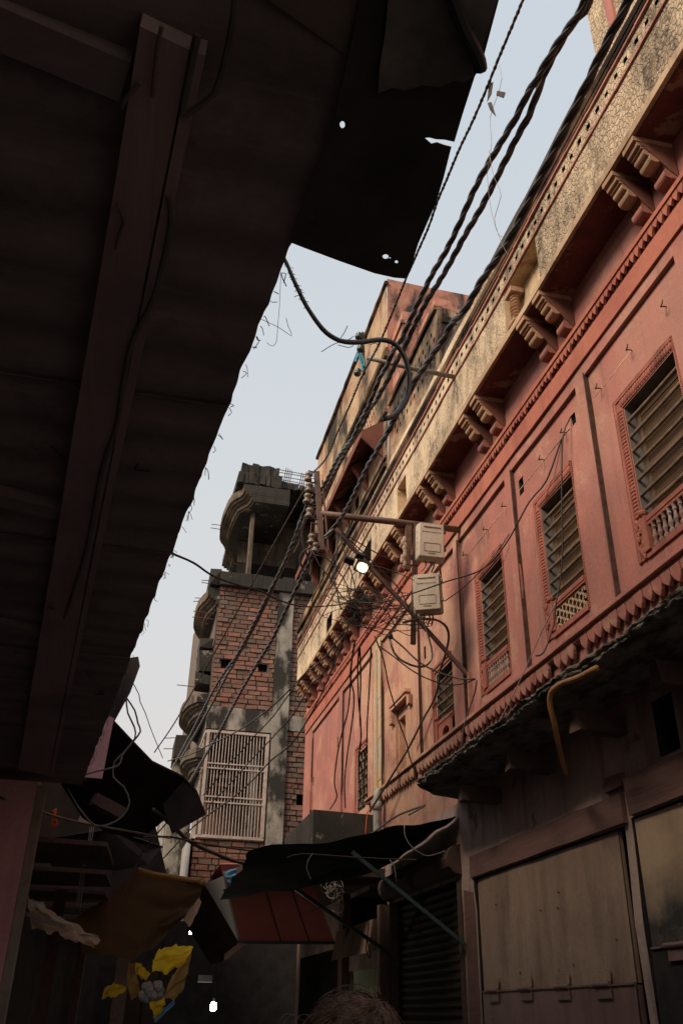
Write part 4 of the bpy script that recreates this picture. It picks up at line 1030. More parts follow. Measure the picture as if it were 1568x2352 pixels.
# second torn sheet
mb = MB(); q = [at(375, 1945, Y=10.2), at(340, 1985, Y=10.2), at(270, 2000, Y=10.6), at(120, 1990, Y=10.8), at(80, 1930, Y=10.6), at(250, 1905, Y=10.4), at(330, 1930, Y=10.2)]
mb.prism(q, (0, .03, .01)); tag(mb.build('torn_tin_sheet', M['tin']), 'torn dark tin sheet sagging below the leaning canopy', 'canopy')

def cloth(name, grid, mat, label, cat, sag=.03, sub=6, parent=None, group=None):
    """grid of picture points with depth, refined and rumpled"""
    rows = []
    for r in grid:
        rows.append(crom([at(x, y, Y=d) for x, y, d in r], 1e9 if len(r) < 3 else .12) if False else [at(x, y, Y=d) for x, y, d in r])
    def refine(line, k):
        o = []
        for a, b in zip(line, line[1:]): o += [a.lerp(b, i/k) for i in range(k)]
        return o+[line[-1]]
    rows = [refine(r, sub) for r in rows]
    cols = list(zip(*rows)); cols = [refine(list(c), sub) for c in cols]
    nu, nv = len(cols), len(cols[0])
    vs = [cols[i][j]+Vector((sag*.5*nz(i*.35, j*.3, 4), sag*nz(i*.3, j*.4, 1)*1.4, sag*nz(i*.45, j*.35, 7))) for i in range(nu) for j in range(nv)]
    mb = MB(); mb.add(vs, [(i*nv+j, i*nv+j+1, (i+1)*nv+j+1, (i+1)*nv+j) for i in range(nu-1) for j in range(nv-1)])
    o = mb.build(name, mat, parent, smooth=True)
    return tag(o, label, cat, group) if label else o
BT = thing('tarp_awning', 'brown tarp awning with an ochre rolled edge strung below the window grille', 'awning', (0, 10, 2.5))
cloth('tarp_sheet', [[(315, 1996, 10.0), (395, 2016, 9.9), (466, 2030, 9.8)], [(250, 2060, 10.5), (380, 2090, 10.2), (458, 2066, 9.9)], [(170, 2110, 11.0), (330, 2150, 10.7), (420, 2108, 10.2)], [(190, 2190, 11.2), (300, 2205, 11.0), (372, 2162, 10.6)]], M['brown_tarp'], None, None, .06, parent=BT)
mb = MB(); mb.tube(crom([at(x, y, Y=9.85) for x, y in ((318, 1998), (350, 2008), (400, 2016), (440, 2022), (468, 2024))], .05), [.012, .05, .06, .06, .05, .05, .04, .04, .03, .03, .03, .03, .03, .03, .03, .03, .03, .03, .03, .03][:len(crom([at(x, y, Y=9.85) for x, y in ((318, 1998), (350, 2008), (400, 2016), (440, 2022), (468, 2024))], .05))] if False else .028, 8)
mb.build('rolled_edge', M['ochre_tarp'], BT)
mb = MB(); e = at(466, 2028, Y=9.8); mb.blob(e, .03, .03, .03, 0, 8, 6); mb.build('pole_tip', M['ochre_tarp'], BT)
cloth('frayed_edge', [[(458, 2060, 9.8), (462, 2075, 9.8)], [(440, 2085, 9.9), (452, 2100, 9.9)], [(420, 2115, 10), (436, 2128, 10)]], M['beige_cloth'], None, None, .02, parent=BT)
cloth('beige_cloth', [[(64, 2058, 8.2), (100, 2078, 8.2), (150, 2112, 8.2), (225, 2150, 8.2)], [(66, 2085, 8.3), (110, 2110, 8.3), (160, 2138, 8.3), (228, 2158, 8.3)], [(72, 2135, 8.4), (120, 2142, 8.4), (170, 2158, 8.4), (215, 2180, 8.4)]], M['beige_cloth'], 'beige cloth slung under the dark canopies at lower left', 'cloth', .05)
YG = 'yellow plastic scraps tied up over the lane'
cloth('plastic_scrap', [[(365, 2178, 11), (405, 2172, 11), (443, 2172, 11)], [(352, 2205, 11), (400, 2205, 11), (438, 2192, 11)], [(348, 2232, 11), (385, 2235, 11), (425, 2212, 11)]], M['yellow'], 'largest yellow plastic scrap, uppermost below the brown tarp', 'plastic scrap', .05, group=YG)
cloth('plastic_scrap', [[(310, 2208, 10.6), (325, 2215, 10.6), (345, 2235, 10.6)], [(310, 2240, 10.6), (322, 2245, 10.6), (338, 2252, 10.6)]], M['yellow'], 'small yellow scrap just left of the white bag', 'plastic scrap', .04, group=YG)
cloth('plastic_scrap', [[(294, 2210, 10.5), (308, 2214, 10.5)], [(292, 2260, 10.5), (318, 2262, 10.5)], [(300, 2298, 10.5), (326, 2286, 10.5)]], M['ochre_tarp'], 'narrow amber scrap hanging straight down', 'plastic scrap', .04, group=YG)
cloth('plastic_scrap', [[(240, 2268, 10.4), (262, 2258, 10.4), (284, 2262, 10.4)], [(234, 2296, 10.4), (258, 2292, 10.4), (290, 2276, 10.4)]], M['yellow'], 'leftmost yellow scrap, curled like a leaf', 'plastic scrap', .04, group=YG)
cloth('plastic_scrap', [[(338, 2300, 10.5), (378, 2294, 10.5)], [(350, 2318, 10.5), (380, 2310, 10.5)], [(354, 2340, 10.5), (366, 2328, 10.5)]], M['yellow'], 'lowest yellow scrap with a blue strip under it', 'plastic scrap', .04, group=YG)
cloth('plastic_scrap', [[(395, 2240, 11), (440, 2190, 11)], [(375, 2290, 11), (430, 2240, 11)], [(398, 2298, 11), (420, 2275, 11)]], M['ochre_tarp'], 'dim brownish yellow drape right of the white bag', 'plastic scrap', .05, group=YG)
cloth('blue_strip', [[(350, 2335, 10.55), (400, 2298, 10.55)], [(358, 2350, 10.55), (402, 2306, 10.55)]], M['blue'], 'blue plastic strip under the lowest yellow scrap', 'plastic strip', .02)
mb = MB()
for i in range(26):
    c = at(350+rnd.uniform(-20, 20), 2278+rnd.uniform(-15, 15), Y=10.3+rnd.uniform(-.05, .05)); mb.blob(c, rnd.uniform(.03, .06), .05, rnd.uniform(.03, .06), 0, 7, 5)
tag(mb.build('plastic_bag', M['white_bag']), 'crumpled white plastic bag caught among the yellow scraps', 'plastic bag')
# ------------------------------------------------------------------ right: tarpaulin awning with struts, box signs
TA = thing('black_tarpaulin', 'black ragged tarpaulin awning propped on two struts over the right shops', 'awning', (2.0, 9, 2.8))
near = [(2.985, 8.02, 3.24), (2.62, 8.0, 3.14), (2.31, 8.0, 3.10), (1.87, 8.0, 2.95), (1.5, 8.0, 2.91), (1.29, 8.0, 2.885), (1.09, 8.05, 2.84)]
far = [(2.985, 10.25, 3.12), (2.62, 10.2, 2.96), (2.29, 10.2, 2.90), (1.92, 10.2, 2.81), (1.6, 10.2, 2.75), (1.35, 10.2, 2.70), (1.06, 10.25, 2.66)]
mb = MB(); nu, nv = 36, 14; V = []
Nc, Fc = crom(near, .055), crom(far, .055)
def rs_(C, t): k = t*(len(C)-1); i = min(int(k), len(C)-2); return C[i].lerp(C[i+1], k-i)
for i in range(nu+1):
    for j in range(nv+1):
        t = i/nu; p = rs_(Nc, t).lerp(rs_(Fc, t), j/nv)
        rag = (.03*nz(j*2.3, 5)+.02*rnd.uniform(-1, 1)) if i == nu else 0
        rg = .03*nz(i*1.7, 3)+.012*rnd.uniform(-1, 1) if j == nv else 0
        V.append(p+Vector((rag, rg, .035*nz(t*6, j*.35, 2)-.05*sin(pi*j/nv)*(.4+.6*t)*.5)))
mb.add(V, [(i*(nv+1)+j, i*(nv+1)+j+1, (i+1)*(nv+1)+j+1, (i+1)*(nv+1)+j) for i in range(nu) for j in range(nv)])
tp = mb.build('tarp', M['black_tarp'], TA, smooth=True)
mb = MB(); mb.bar((2.99, 7.98, 2.16), (1.98, 7.99, 2.865), .03, .03); mb.build('strut', M['strut'], TA, label='teal tinted strut nearer to the viewer')
mb = MB(); mb.bar((2.99, 10.28, 2.2), (1.9, 10.2, 2.80), .035, .035); mb.build('strut', M['black_plastic'], TA)
mb = MB()
for px, ya, yb in (([(714, 2092), (748, 2080), (770, 2070)], 10, 10), ([(659, 1970), (694, 1961), (802, 1968), (897, 1973), (955, 1975)], 7.97, 7.97)):
    mb.tube(crom(run(px, ya, yb), .05), .005, 5)
mb.build('tie_wire', M['wire_brown'], TA)
# box sign (red) and its neighbour (brown)
SG = thing('box_sign', 'red panelled box sign with a white end tucked under the black tarpaulin', 'sign', (2.0, 11.4, 2.5))
p = [at(506, 1985, Y=11.25), at(546, 2163, Y=11.8), at(768, 2164, Y=11.8), at(700, 1985, Y=11.25)]
mb = MB(); mb.prism(p, (0, .05, .02)); mb.build('red_panel', M['sign_red'], SG)
for t in (.44, .735):
    mb = MB(); a = p[0].lerp(p[3], t)*.999+p[1].lerp(p[2], t)*.001; b = p[1].lerp(p[2], t); e = Vector((0, -.008, 0)); mb.bar(a+e, b+e, .014, .012, (0, 1, 0)); mb.build('panel_seam', M['black_plastic'], SG)
mb = MB(); mb.bar(p[1]+Vector((0, -.01, -.01)), p[2]+Vector((0, -.01, -.01)), .03, .03); mb.build('bottom_trim', M['black_plastic'], SG)
mb = MB(); q = [at(470, 2030, Y=11.9), at(512, 2012, Y=11.22), at(546, 2160, Y=11.78)]
mb.prism(q, (.03, .03, 0)); mb.build('white_end', M['sign_white'], SG)
mb = MB(); mb.quad(p[0]+Vector((0, .06, 0)), p[3]+Vector((0, .06, 0)), p[3]+Vector((.2, 1.3, -.05)), p[0]+Vector((-.02, 1.3, -.05))); mb.build('top_sheet', M['sign_red'], SG)
cloth('blue_sheet', [[(512, 2002, 11.1), (556, 1990, 11.1)], [(520, 2018, 11.1), (552, 2008, 11.1)], [(528, 2038, 11.15), (550, 2028, 11.15)]], M['blue'], 'folded light blue sheet at the top corner of the red sign', 'sheet', .02)
SB = thing('box_sign', 'brown wooden wedge shaped sign box left of the white sign end', 'sign', (1.2, 12.5, 2.3))
a, b, c, d, e = at(468, 2030, Y=12.0), at(548, 2166, Y=12.0), at(484, 2216, Y=12.4), at(430, 2128, Y=12.6), at(465, 2110, Y=12.2)
mb = MB(); mb.add([a, b, c, e], [(0, 1, 2, 3)]); mb.add([a, e, d], [(0, 1, 2)]); mb.add([d, e, c], [(0, 1, 2)]); mb.build('sign_panel', M['sign_brown'], SB)
mb = MB(); w = Vector((.3, 1.2, .1)); mb.add([a, b, c, d, a+w, b+w, c+w, d+w], [(4, 5, 6, 7), (0, 4, 5, 1), (0, 4, 7, 3), (2, 6, 7, 3)]); mb.build('sign_back', M['old_wood'], SB)
mb = MB(); mb.box(2.24, 3.0, 11.0, 13.0, 3.15, 3.80, 0, .012)
tag(mb.build('concrete_block', M['concrete_dark']), 'squat grey concrete block on the shop roof by the pale pipe', 'block')
mb = MB(); mb.box(1.35, 3.0, 10.5, 15.5, 3.0, 3.1, 0, .01); mb.build('shop_roof', M['old_wood'], HV)
mb = MB(); pe = at(866, 1822, X=2.9)
mb.tube(crom([pe+Vector((0, 0, -.7)), pe+Vector((0, 0, -.3)), pe+Vector((0, 0, -.06)), pe+Vector((.02, 0, .02)), pe+Vector((.1, 0, .05))], .05), .05, 12)
mb.tube([pe+Vector((0, 0, -.20)), pe+Vector((0, 0, -.10))], .058, 12)
tag(mb.build('drain_pipe', M['pvc'], smooth=True), 'pale grey drain pipe elbow standing behind the concrete block', 'pipe')
mb = MB(); mb.tube(crom([at(x, y, X=xx) for x, y, xx in ((1370, 1534, 2.47), (1330, 1555, 2.46), (1290, 1570, 2.46), (1265, 1590, 2.45), (1262, 1620, 2.46), (1272, 1660, 2.5), (1282, 1710, 2.58), (1292, 1750, 2.7), (1300, 1775, 2.8))], .04), .018, 8)
tag(mb.build('conduit_pipe', M['conduit'], smooth=True), 'tan flexible conduit bent over the stone ledge', 'pipe')
# ------------------------------------------------------------------ service bracket: pipe, brace, insulator rack
PY = 7.6
PB = thing('service_bracket', 'brown iron pipe bracket with a rack of insulators and a diagonal brace', 'bracket', (2.98, PY, 6.0))
mb = MB(); mb.tube([at(1054, 1217, Y=PY)+Vector((.03, 0, 0)), at(900, 1198, Y=PY), at(735, 1180, Y=PY)], .034, 12); mb.build('pipe', M['brown_paint_iron'], PB, smooth=True)
mb = MB(); mb.bar(at(768, 1212, Y=PY), at(1072, 1556, Y=PY)+Vector((.03, 0, 0)), .036, .03, (0, 1, 0)); mb.build('brace', M['brown_paint_iron'], PB)
mb = MB(); mb.bar(at(1075, 1560, Y=PY)+Vector((.01, -.02, .06)), at(1072, 1556, Y=PY)+Vector((.01, -.02, -1.0)), .05, .03, (0, 1, 0)); mb.build('wall_strut', M['red'], PB)
mb = MB(); ra, rb = at(727, 1085, Y=PY), at(738, 1265, Y=PY)
mb.bar(ra, rb, .05, .06, (0, 1, 0)); mb.bar(ra+Vector((.06, -.02, -.1)), rb+Vector((.065, -.02, 0)), .015, .015, (0, 1, 0))
mb.build('rack', M['brown_paint_iron'], PB)
for i, (x, y, k) in enumerate(((707, 1095, 0), (708, 1120, 0), (704, 1145, 0), (709, 1178, 0), (713, 1215, 1), (714, 1238, 0), (722, 1258, 0))):
    c = at(x, y, Y=PY); mb = MB()
    if k == 0: mb.lathe(c+Vector((0, 0, -.055)), (0.12, -.1, 1), [(0, .017), (.004, .036), (.02, .042), (.03, .033), (.044, .026), (.056, .026), (.068, .036), (.08, .042), (.1, .034), (.108, .014)], 14)
    ins = mb.build('insulator', M['porcelain'], PB, smooth=True) if k == 0 else None
    m2 = MB(); m2.bar(c+Vector((0, 0, .068)), c+Vector((.10, 0, .066)), .022, .008); m2.bar(c+Vector((0, 0, -.062)), c+Vector((.10, 0, -.064)), .022, .008); m2.tube([c+Vector((-.0, 0, -.07)), c+Vector((0.01, 0, .08))], .007, 6)
    if ins: m2.build('clevis', M['rusty'], ins)
    else: m2.build('empty_clevis', M['rusty'], PB)
P2 = thing('service_bracket', 'upper grey pipe bracket with green insulators tied with teal cloth', 'bracket', (2.69, 6.76, 7.36))
mb = MB(); mb.tube([at(1042, 866, Y=6.76)+Vector((.04, 0, 0)), at(940, 845, Y=6.76), at(843, 822, Y=6.76)], [.026, .024, .022], 10); mb.build('pipe', M['grey_pipe'], P2, smooth=True)
mb = MB(); mb.bar(at(832, 765, Y=6.76), at(836, 860, Y=6.76), .022, .04, (0, 1, 0)); mb.build('rack', M['rusty'], P2)
for x, y in ((826, 800), (822, 772), (819, 855)):
    mb = MB(); mb.lathe(at(x, y, Y=6.75)+Vector((0, 0, -.04)), (.2, 0, 1), [(0, .015), (.01, .034), (.03, .04), (.045, .024), (.06, .036), (.075, .03), (.08, .01)], 10); mb.build('insulator', M['porc_green'], P2, smooth=True)
mb = MB()
for px in ([(820, 810), (826, 822), (830, 835), (833, 852)], [(822, 815), (818, 824), (816, 832)], [(826, 812), (835, 828), (836, 842)]):
    q = [at(x, y, Y=6.72) for x, y in px]
    mb.tube(crom(q, .02), .014, 5)
tag(mb.build('cloth_tie', M['teal']), 'teal cloth strip knotted on the upper bracket', 'cloth')
# flood light
FLT = thing('floodlight', 'lit white LED floodlight clamped to the diagonal brace', 'floodlight', tuple(at(835, 1305, Y=7.5)))
fc = at(832, 1303, Y=7.48)
nrm_ = (Vector((.2, 1.2, 3.5))-fc).normalized(); nrm_ = Vector((-.25, -.62, -.74)).normalized()
ux = Vector((1, 0, -.28)); ux = (ux-nrm_*ux.dot(nrm_)).normalized(); uy = nrm_.cross(ux)
def fbox(mb, a0, a1, b0, b1, c0, c1, m=0):
    P = lambda a, b, c: fc+ux*a+uy*b+nrm_*c
    mb.hexa([P(a0, b0, c0), P(a1, b0, c0), P(a1, b1, c0), P(a0, b1, c0), P(a0, b0, c1), P(a1, b0, c1), P(a1, b1, c1), P(a0, b1, c1)], m)
mb = MB(); fbox(mb, -.072, .072, -.062, .062, -.04, -.004)
for i in range(8): fbox(mb, -.070+i*.019, -.063+i*.019, -.06, .06, -.06, -.041)
fbox(mb, -.072, -.058, -.062, .062, -.003, .006); fbox(mb, .058, .072, -.062, .062, -.003, .006); fbox(mb, -.057, .057, -.062, -.050, -.003, .006); fbox(mb, -.057, .057, .050, .062, -.003, .006)
mb.build('lamp_housing', M['black_plastic'], FLT)
mb = MB(); fbox(mb, -.056, .056, -.049, .049, -.003, .004); mb.build('led_panel', M['lamp'], FLT)
_t = M['lamp'].node_tree; _g = _t.nodes.new('ShaderNodeNewGeometry'); _d = _t.nodes.new('ShaderNodeVectorMath'); _d.operation = 'DISTANCE'; _d.inputs[1].default_value = fc
_r = _t.nodes.new('ShaderNodeMapRange'); _r.interpolation_type = 'SMOOTHSTEP'; _r.inputs['From Min'].default_value = .0; _r.inputs['From Max'].default_value = .062; _r.inputs['To Min'].default_value = 26; _r.inputs['To Max'].default_value = .12
_c = _t.nodes.new('ShaderNodeMapRange'); _c.inputs['From Min'].default_value = .02; _c.inputs['From Max'].default_value = .06
_x = _t.nodes.new('ShaderNodeMix'); _x.data_type = 'RGBA'; _x.inputs[6].default_value = (1, .95, .80, 1); _x.inputs[7].default_value = (1, .62, .22, 1)
_t.links.new(_g.outputs['Position'], _d.inputs[0]); _t.links.new(_d.outputs['Value'], _r.inputs['Value']); _t.links.new(_d.outputs['Value'], _c.inputs['Value'])
_t.links.new(_c.outputs[0], _x.inputs[0]); _b = _t.nodes['Principled BSDF']; _t.links.new(_r.outputs[0], _b.inputs['Emission Strength']); _t.links.new(_x.outputs[2], _b.inputs['Emission Color'])
mb = MB(); fbox(mb, -.19, -.09, -.03, .03, -.06, -.01); fbox(mb, -.10, -.02, .04, .10, -.10, -.045); mb.build('driver_box', M['black_plastic'], FLT)
mb = MB(); mb.bar(fc-nrm_*.05, at(838, 1290, Y=PY), .03, .02); mb.build('clamp', M['black_plastic'], FLT)

# meter boxes
def text_mesh(s, size):
    cu = bpy.data.curves.new('label', 'FONT'); cu.body = s; cu.size = size; cu.align_x = 'CENTER'; cu.align_y = 'CENTER'; cu.extrude = .0006
    o = bpy.data.objects.new('label', cu); COL.objects.link(o)
    dg = bpy.context.evaluated_depsgraph_get(); me = bpy.data.meshes.new_from_object(o.evaluated_get(dg))
    bpy.data.objects.remove(o); return me
def rounded(w, h, r, k=5):
    o = []
    for sx, sy, a0 in ((1, 1, 0), (-1, 1, pi/2), (-1, -1, pi), (1, -1, 1.5*pi)):
        for i in range(k+1):
            a = a0+pi/2*i/k; o.append((sx*(w/2-r)+r*cos(a), sy*(h/2-r)+r*sin(a)))
    return o
def meter(cpx, yaw, roll, label, w=.266, h=.398):
    c = at(*cpx, Y=7.42)
    t = thing('meter_box', label, 'meter box', c, 'electricity meter boxes on the brace')
    t.rotation_euler = (0, roll, yaw)
    def loc(mb, name, mats, parent=t, **kw):
        o = mb.build(name, mats, None, **kw); o.parent = parent; return o
    def shell(w, h, y0, y1, r, inset=0.0):
        mb = MB(); A = rounded(w, h, r); B = rounded(w-2*inset, h-2*inset, max(r-inset, .004))
        k = len(A); mid = rounded(w-2*inset*.3, h-2*inset*.3, r)
        vs = [(x, y0, z) for x, z in A]+[(x, y1+(y0-y1)*.25, z) for x, z in mid]+[(x, y1, z) for x, z in B]
        mb.add(vs, [list(range(k)), list(range(2*k, 3*k))[::-1]]+[(i, (i+1) % k, k+(i+1) % k, k+i) for i in range(k)]+[(k+i, k+(i+1) % k, 2*k+(i+1) % k, 2*k+i) for i in range(k)]); return mb
    loc(shell(w+.02, h+.02, .05, -.004, .03, .006), 'back_shell', M['meter'])
    lid = loc(shell(w, h, -.005, -.06, .026, .018), 'lid', M['meter'], bevel=.004)
    mb = MB(); mb.bar((-.085, -.064, h/2-.05), (.085, -.064, h/2-.05), .012, .012); loc(mb, 'lip', M['meter'], lid)
    mb = MB(); q = rounded(.165, .095, .006, 3); q2 = rounded(.157, .087, .005, 3); k = len(q); zz = -.082
    mb.add([(x, -.0615, z+zz) for x, z in q]+[(x, -.0615, z+zz) for x, z in q2]+[(x, -.0655, z+zz) for x, z in q]+[(x, -.0655, z+zz) for x, z in q2], [(2*k+i, 2*k+(i+1) % k, 3*k+(i+1) % k, 3*k+i) for i in range(k)]+[(i, (i+1) % k, 2*k+(i+1) % k, 2*k+i) for i in range(k)]+[(k+i, k+(i+1) % k, 3*k+(i+1) % k, 3*k+i) for i in range(k)])
    loc(mb, 'window_frame', M['meter'], lid)
    for s, size, z in (('PROPERTY OF PUVVNL', .0185, .085), ('sintex', .032, -.152)):
        me = text_mesh(s, size); me.materials.clear(); me.materials.append(M['ink'])
        o = bpy.data.objects.new('printed_text', me); COL.objects.link(o); o.parent = lid; o.location = (0, -.0617, z); o.rotation_euler = (pi/2, 0, 0)
    for z in (.11, -.09):
        mb = MB(); mb.box(w/2-.004, w/2+.022, -.03, .0, z, z+.03, 0, .002); loc(mb, 'latch', M['grey_pipe'])
    for z in (.1, .03, -.02, -.09):
        mb = MB(); mb.blob((-w/2-.006, -.006, z), .004, .004, .004); loc(mb, 'rivet', M['ink'])
    for x in (-.05, .0, .03):
        mb = MB(); mb.tube(crom([(x, .02, -h/2), (x+.01, .02, -h/2-.05), (x-.02+x*.3, .05, -h/2-.11)], .02), .009, 6); loc(mb, 'cable_tail', M['cable'])
    return t
meter((988, 1246), radians(-6), radians(2), 'upper beige plastic meter box under the pipe, with hinge flange at its left')
meter((981, 1364), radians(-24), radians(-1), 'lower beige plastic meter box crossed by wires')
mb = MB(); mb.bar(at(1008, 1285, Y=7.58), at(1012, 1330, Y=7.58), .018, .018, (0, 1, 0)); mb.bar(at(955, 1200, Y=7.58), at(948, 1480, Y=7.62), .05, .03, (0, 1, 0)); mb.bar(at(938, 1198, Y=7.6), at(934, 1310, Y=7.6), .06, .05, (0, 1, 0))
mb.build('mounting_bar', M['rusty'], PB)
mb = MB()
for i in range(9): mb.blob(at(926+rnd.uniform(-4, 5), 1238+i*7, Y=7.5), .02, .02, .035, 0, 6, 4)
tag(mb.build('cloth_rag', M['beige_cloth']), 'pale rag tied to the upright beside the upper meter box', 'rag')

# ------------------------------------------------------------------ cables
def twist(path, strands, r, off, pitch, step=.04):
    C = crom(path, step); mb = MB(); prev = None; L = 0; U = []
    for i, p in enumerate(C):
        t = (C[min(i+1, len(C)-1)]-C[max(i-1, 0)]).normalized()
        if i: L += (p-C[i-1]).length
        u = t.cross(Vector((0, 0, 1))).normalized() if prev is None else (prev-t*prev.dot(t)).normalized()
        prev = u; U.append((u, t.cross(u), L))
    for s in range(strands):
        mb.tube([p+(u*cos(2*pi*(l/pitch+s/strands))+w*sin(2*pi*(l/pitch+s/strands)))*off for p, (u, w, l) in zip(C, U)], r*(1.0 if s else 1.15), 7)
    return mb
def xpl(px, X): return [at(x, y, X=X) for x, y in px]
A1 = xpl([(1385, -130), (1342, 5), (1326, 34), (1281, 98), (1246, 158), (1226, 192), (1212, 212), (1184, 270), (1154, 320), (1124, 370), (1084, 445), (1054, 515), (1024, 575), (984, 645), (942, 733), (920, 781), (901, 809), (889, 838), (872, 867), (858, 903), (844, 937), (827, 968), (810, 1006), (791, 1030), (772, 1059), (742, 1118)], 1.53)
A2 = xpl([(1379, -130), (1352, 5), (1318, 48), (1288, 95), (1253, 162), (1236, 205), (1214, 265), (1184, 320), (1154, 380), (1124, 440), (1094, 495), (1059, 555), (1024, 620), (984, 685), (956, 737), (935, 785), (913, 826), (896, 860), (880, 891), (863, 920), (848, 941), (836, 968), (820, 997), (796, 1035), (745, 1126)], 1.58)
CC = xpl([(1510, -130), (1444, 0), (1384, 115), (1339, 210), (1289, 310), (1264, 362), (1214, 460), (1176, 538), (1144, 588), (1107, 642), (1066, 712), (1038, 742), (1020, 775), (1000, 804), (978, 837), (956, 869), (944, 893), (906, 961), (892, 989), (875, 1018), (858, 1049), (844, 1072), (804, 1154), (772, 1205)], 1.66)
TWG = 'thick twisted power cables strung along the lane'
A1 += run([(716, 1143), (695, 1183), (675, 1238), (650, 1298), (617, 1363), (585, 1428), (545, 1503), (500, 1568), (445, 1673), (400, 1758)], 7.7, 16.5)
A2 += run([(718, 1150), (702, 1190), (668, 1263), (637, 1328), (595, 1418), (560, 1483), (520, 1553), (475, 1638), (415, 1743)], 7.7, 16.4)
CC += run([(742, 1240), (722, 1256), (713, 1285), (695, 1323), (665, 1383), (625, 1468), (585, 1533), (545, 1603), (500, 1688), (470, 1738), (436, 1795)], 7.6, 16.6)
tag(twist(A1, 3, .0098, .0108, .42).build('twisted_cable', M['cable'], smooth=True), 'thick black twisted cable, left strand of the close pair', 'cable', TWG)
tag(twist(A2, 3, .0098, .0108, .40).build('twisted_cable', M['cable'], smooth=True), 'thick black twisted cable, right strand of the close pair', 'cable', TWG)
tag(twist(CC, 3, .0112, .0124, .44).build('twisted_cable', M['cable'], smooth=True), 'thick black twisted cable running alone just below the pair, across the parapet', 'cable', TWG)
cd = xpl([(1248, -120), (1200, 0), (1169, 75), (1144, 135), (1114, 210), (1084, 280), (1054, 343), (1024, 415), (1004, 462), (984, 520), (958, 580), (930, 645), (873, 784), (834, 857), (805, 926), (776, 990), (748, 1053)], 1.36)+[at(712, 1092, Y=7.6)]
tag(twist(cd, 2, .0058, .0038, .075, .025).build('cord', M['cable_lt'], smooth=True), 'thin twisted cord running from the top edge down to the uppermost insulator', 'cord')
rp = run([(697, 1129), (652, 1208), (585, 1330), (508, 1472), (448, 1578), (400, 1662), (355, 1728)], 7.6, 12.5)
tag(twist(rp, 2, .006, .004, .09, .03).build('cord', M['wire_brown'], smooth=True), 'thin brown rope slanting from the insulators down left across the brick wall', 'cord')
HS = thing('broken_hose_cable', 'thick black broken cable curling out from the awning edge with wire ties', 'cable', tuple(at(655, 600, Y=1.5)))
hp_ = [at(x, y, Y=1.5) for x, y in ((648, 588), (658, 604), (668, 628), (680, 655), (705, 705), (740, 755), (768, 777), (792, 785), (830, 786), (862, 781), (888, 782), (910, 793), (926, 815), (937, 845), (940, 880), (934, 915), (918, 942), (900, 957), (880, 962))]
mb = MB(); C = crom(hp_, .012); mb.tube(C, [.0045+.0014*min(1, i/25)+.0005*nz(i*.5) for i in range(len(C))], 9); mb.build('cable_sheath', M['cable'], HS, smooth=True)
mb = MB()
for px in ([(738, 808), (768, 790), (800, 780), (812, 772)], [(782, 776), (790, 765), (798, 748)], [(684, 660), (692, 668), (690, 690)], [(676, 682), (688, 678), (696, 690)], [(776, 792), (790, 796), (802, 798), (812, 792), (800, 782)], [(850, 792), (862, 788), (872, 796)], [(660, 628), (672, 622)]):
    mb.tube(crom([at(x, y, Y=1.498) for x, y in px], .006), .0009, 5)
for i in range(40):
    c = C[int(rnd.uniform(0, len(C)*.25))]; d = Vector((rnd.uniform(-1, 1), rnd.uniform(-1, 1), rnd.uniform(-1, 1))).normalized()
    mb.tube([c+d*.004, c+d*.0085, c+d*.009+Vector((.003, 0, -.002))], .0008, 4)
mb.build('wire_tie', M['wire'], HS)
W = []
def wire(px, y0, y1, r, m, label, wob=.0):
    P = crom(run(px, y0, y1), .06)
    mb = MB(); mb.tube(P, [r*(1+.12*nz(i*.6, y0)) for i in range(len(P))], 6)
    return tag(mb.build('wire', M[m], smooth=True), label, 'wire')
wire([(397, 1272), (445, 1293), (490, 1323), (545, 1343), (595, 1356), (640, 1378), (695, 1393), (760, 1391), (815, 1383)], 4.0, 7.5, .006, 'wire', 'black wire spanning the sky from the left awning to the wire tangle')
wire([(815, 1384), (875, 1383), (944, 1364), (1024, 1336), (1109, 1306), (1164, 1244), (1214, 1154), (1254, 1104), (1289, 1009), (1309, 969), (1311, 952)], 7.45, 5.2, .0065, 'wire', 'black wire rising from the tangle across the lower meter box to a wall hole')
wire([(1311, 955), (1292, 1004), (1289, 1134), (1291, 1259), (1284, 1349), (1276, 1384), (1271, 1434), (1252, 1490), (1240, 1505), (1229, 1506)], 5.15, 5.5, .006, 'wire', 'wire hanging straight down over the window with the lattice panel')
wire([(1139, 1189), (1149, 1259), (1163, 1320), (1179, 1374), (1209, 1469), (1219, 1499)], 6.95, 6.3, .006, 'cable_lt', 'wire hanging from a hook down the pilaster right of the narrow window')
wire([(1134, 1189), (1131, 1234), (1141, 1264), (1129, 1294), (1104, 1318)], 6.95, 7.1, .005, 'wire', 'short wire looping from the hook into the top of the narrow window')
wire([(1101, 1245), (1106, 1300), (1101, 1340), (1112, 1380), (1108, 1410)], 7.3, 7.2, .005, 'cable_lt', 'short wire dangling beside the left jamb of the narrow window')
wire([(1276, 1384), (1244, 1449), (1191, 1568), (1155, 1640), (1129, 1688)], 5.6, 6.6, .0045, 'wire_pale', 'pale string crossing the petal border on its way to the stone ledge')
wire([(1020, 1381), (1064, 1349), (1129, 1284), (1170, 1225)], 7.4, 6.4, .005, 'wire', 'thin wire from the lower meter box up to the right')
wire([(849, 1864), (897, 1786), (939, 1716), (967, 1660), (995, 1609), (1007, 1570), (1011, 1537), (1023, 1500), (1030, 1464), (1025, 1441), (1009, 1427), (989, 1422), (955, 1423), (925, 1430)], 10.4, 7.4, .013, 'cable', 'heavy black cable from the meter boxes slanting down to the concrete block')
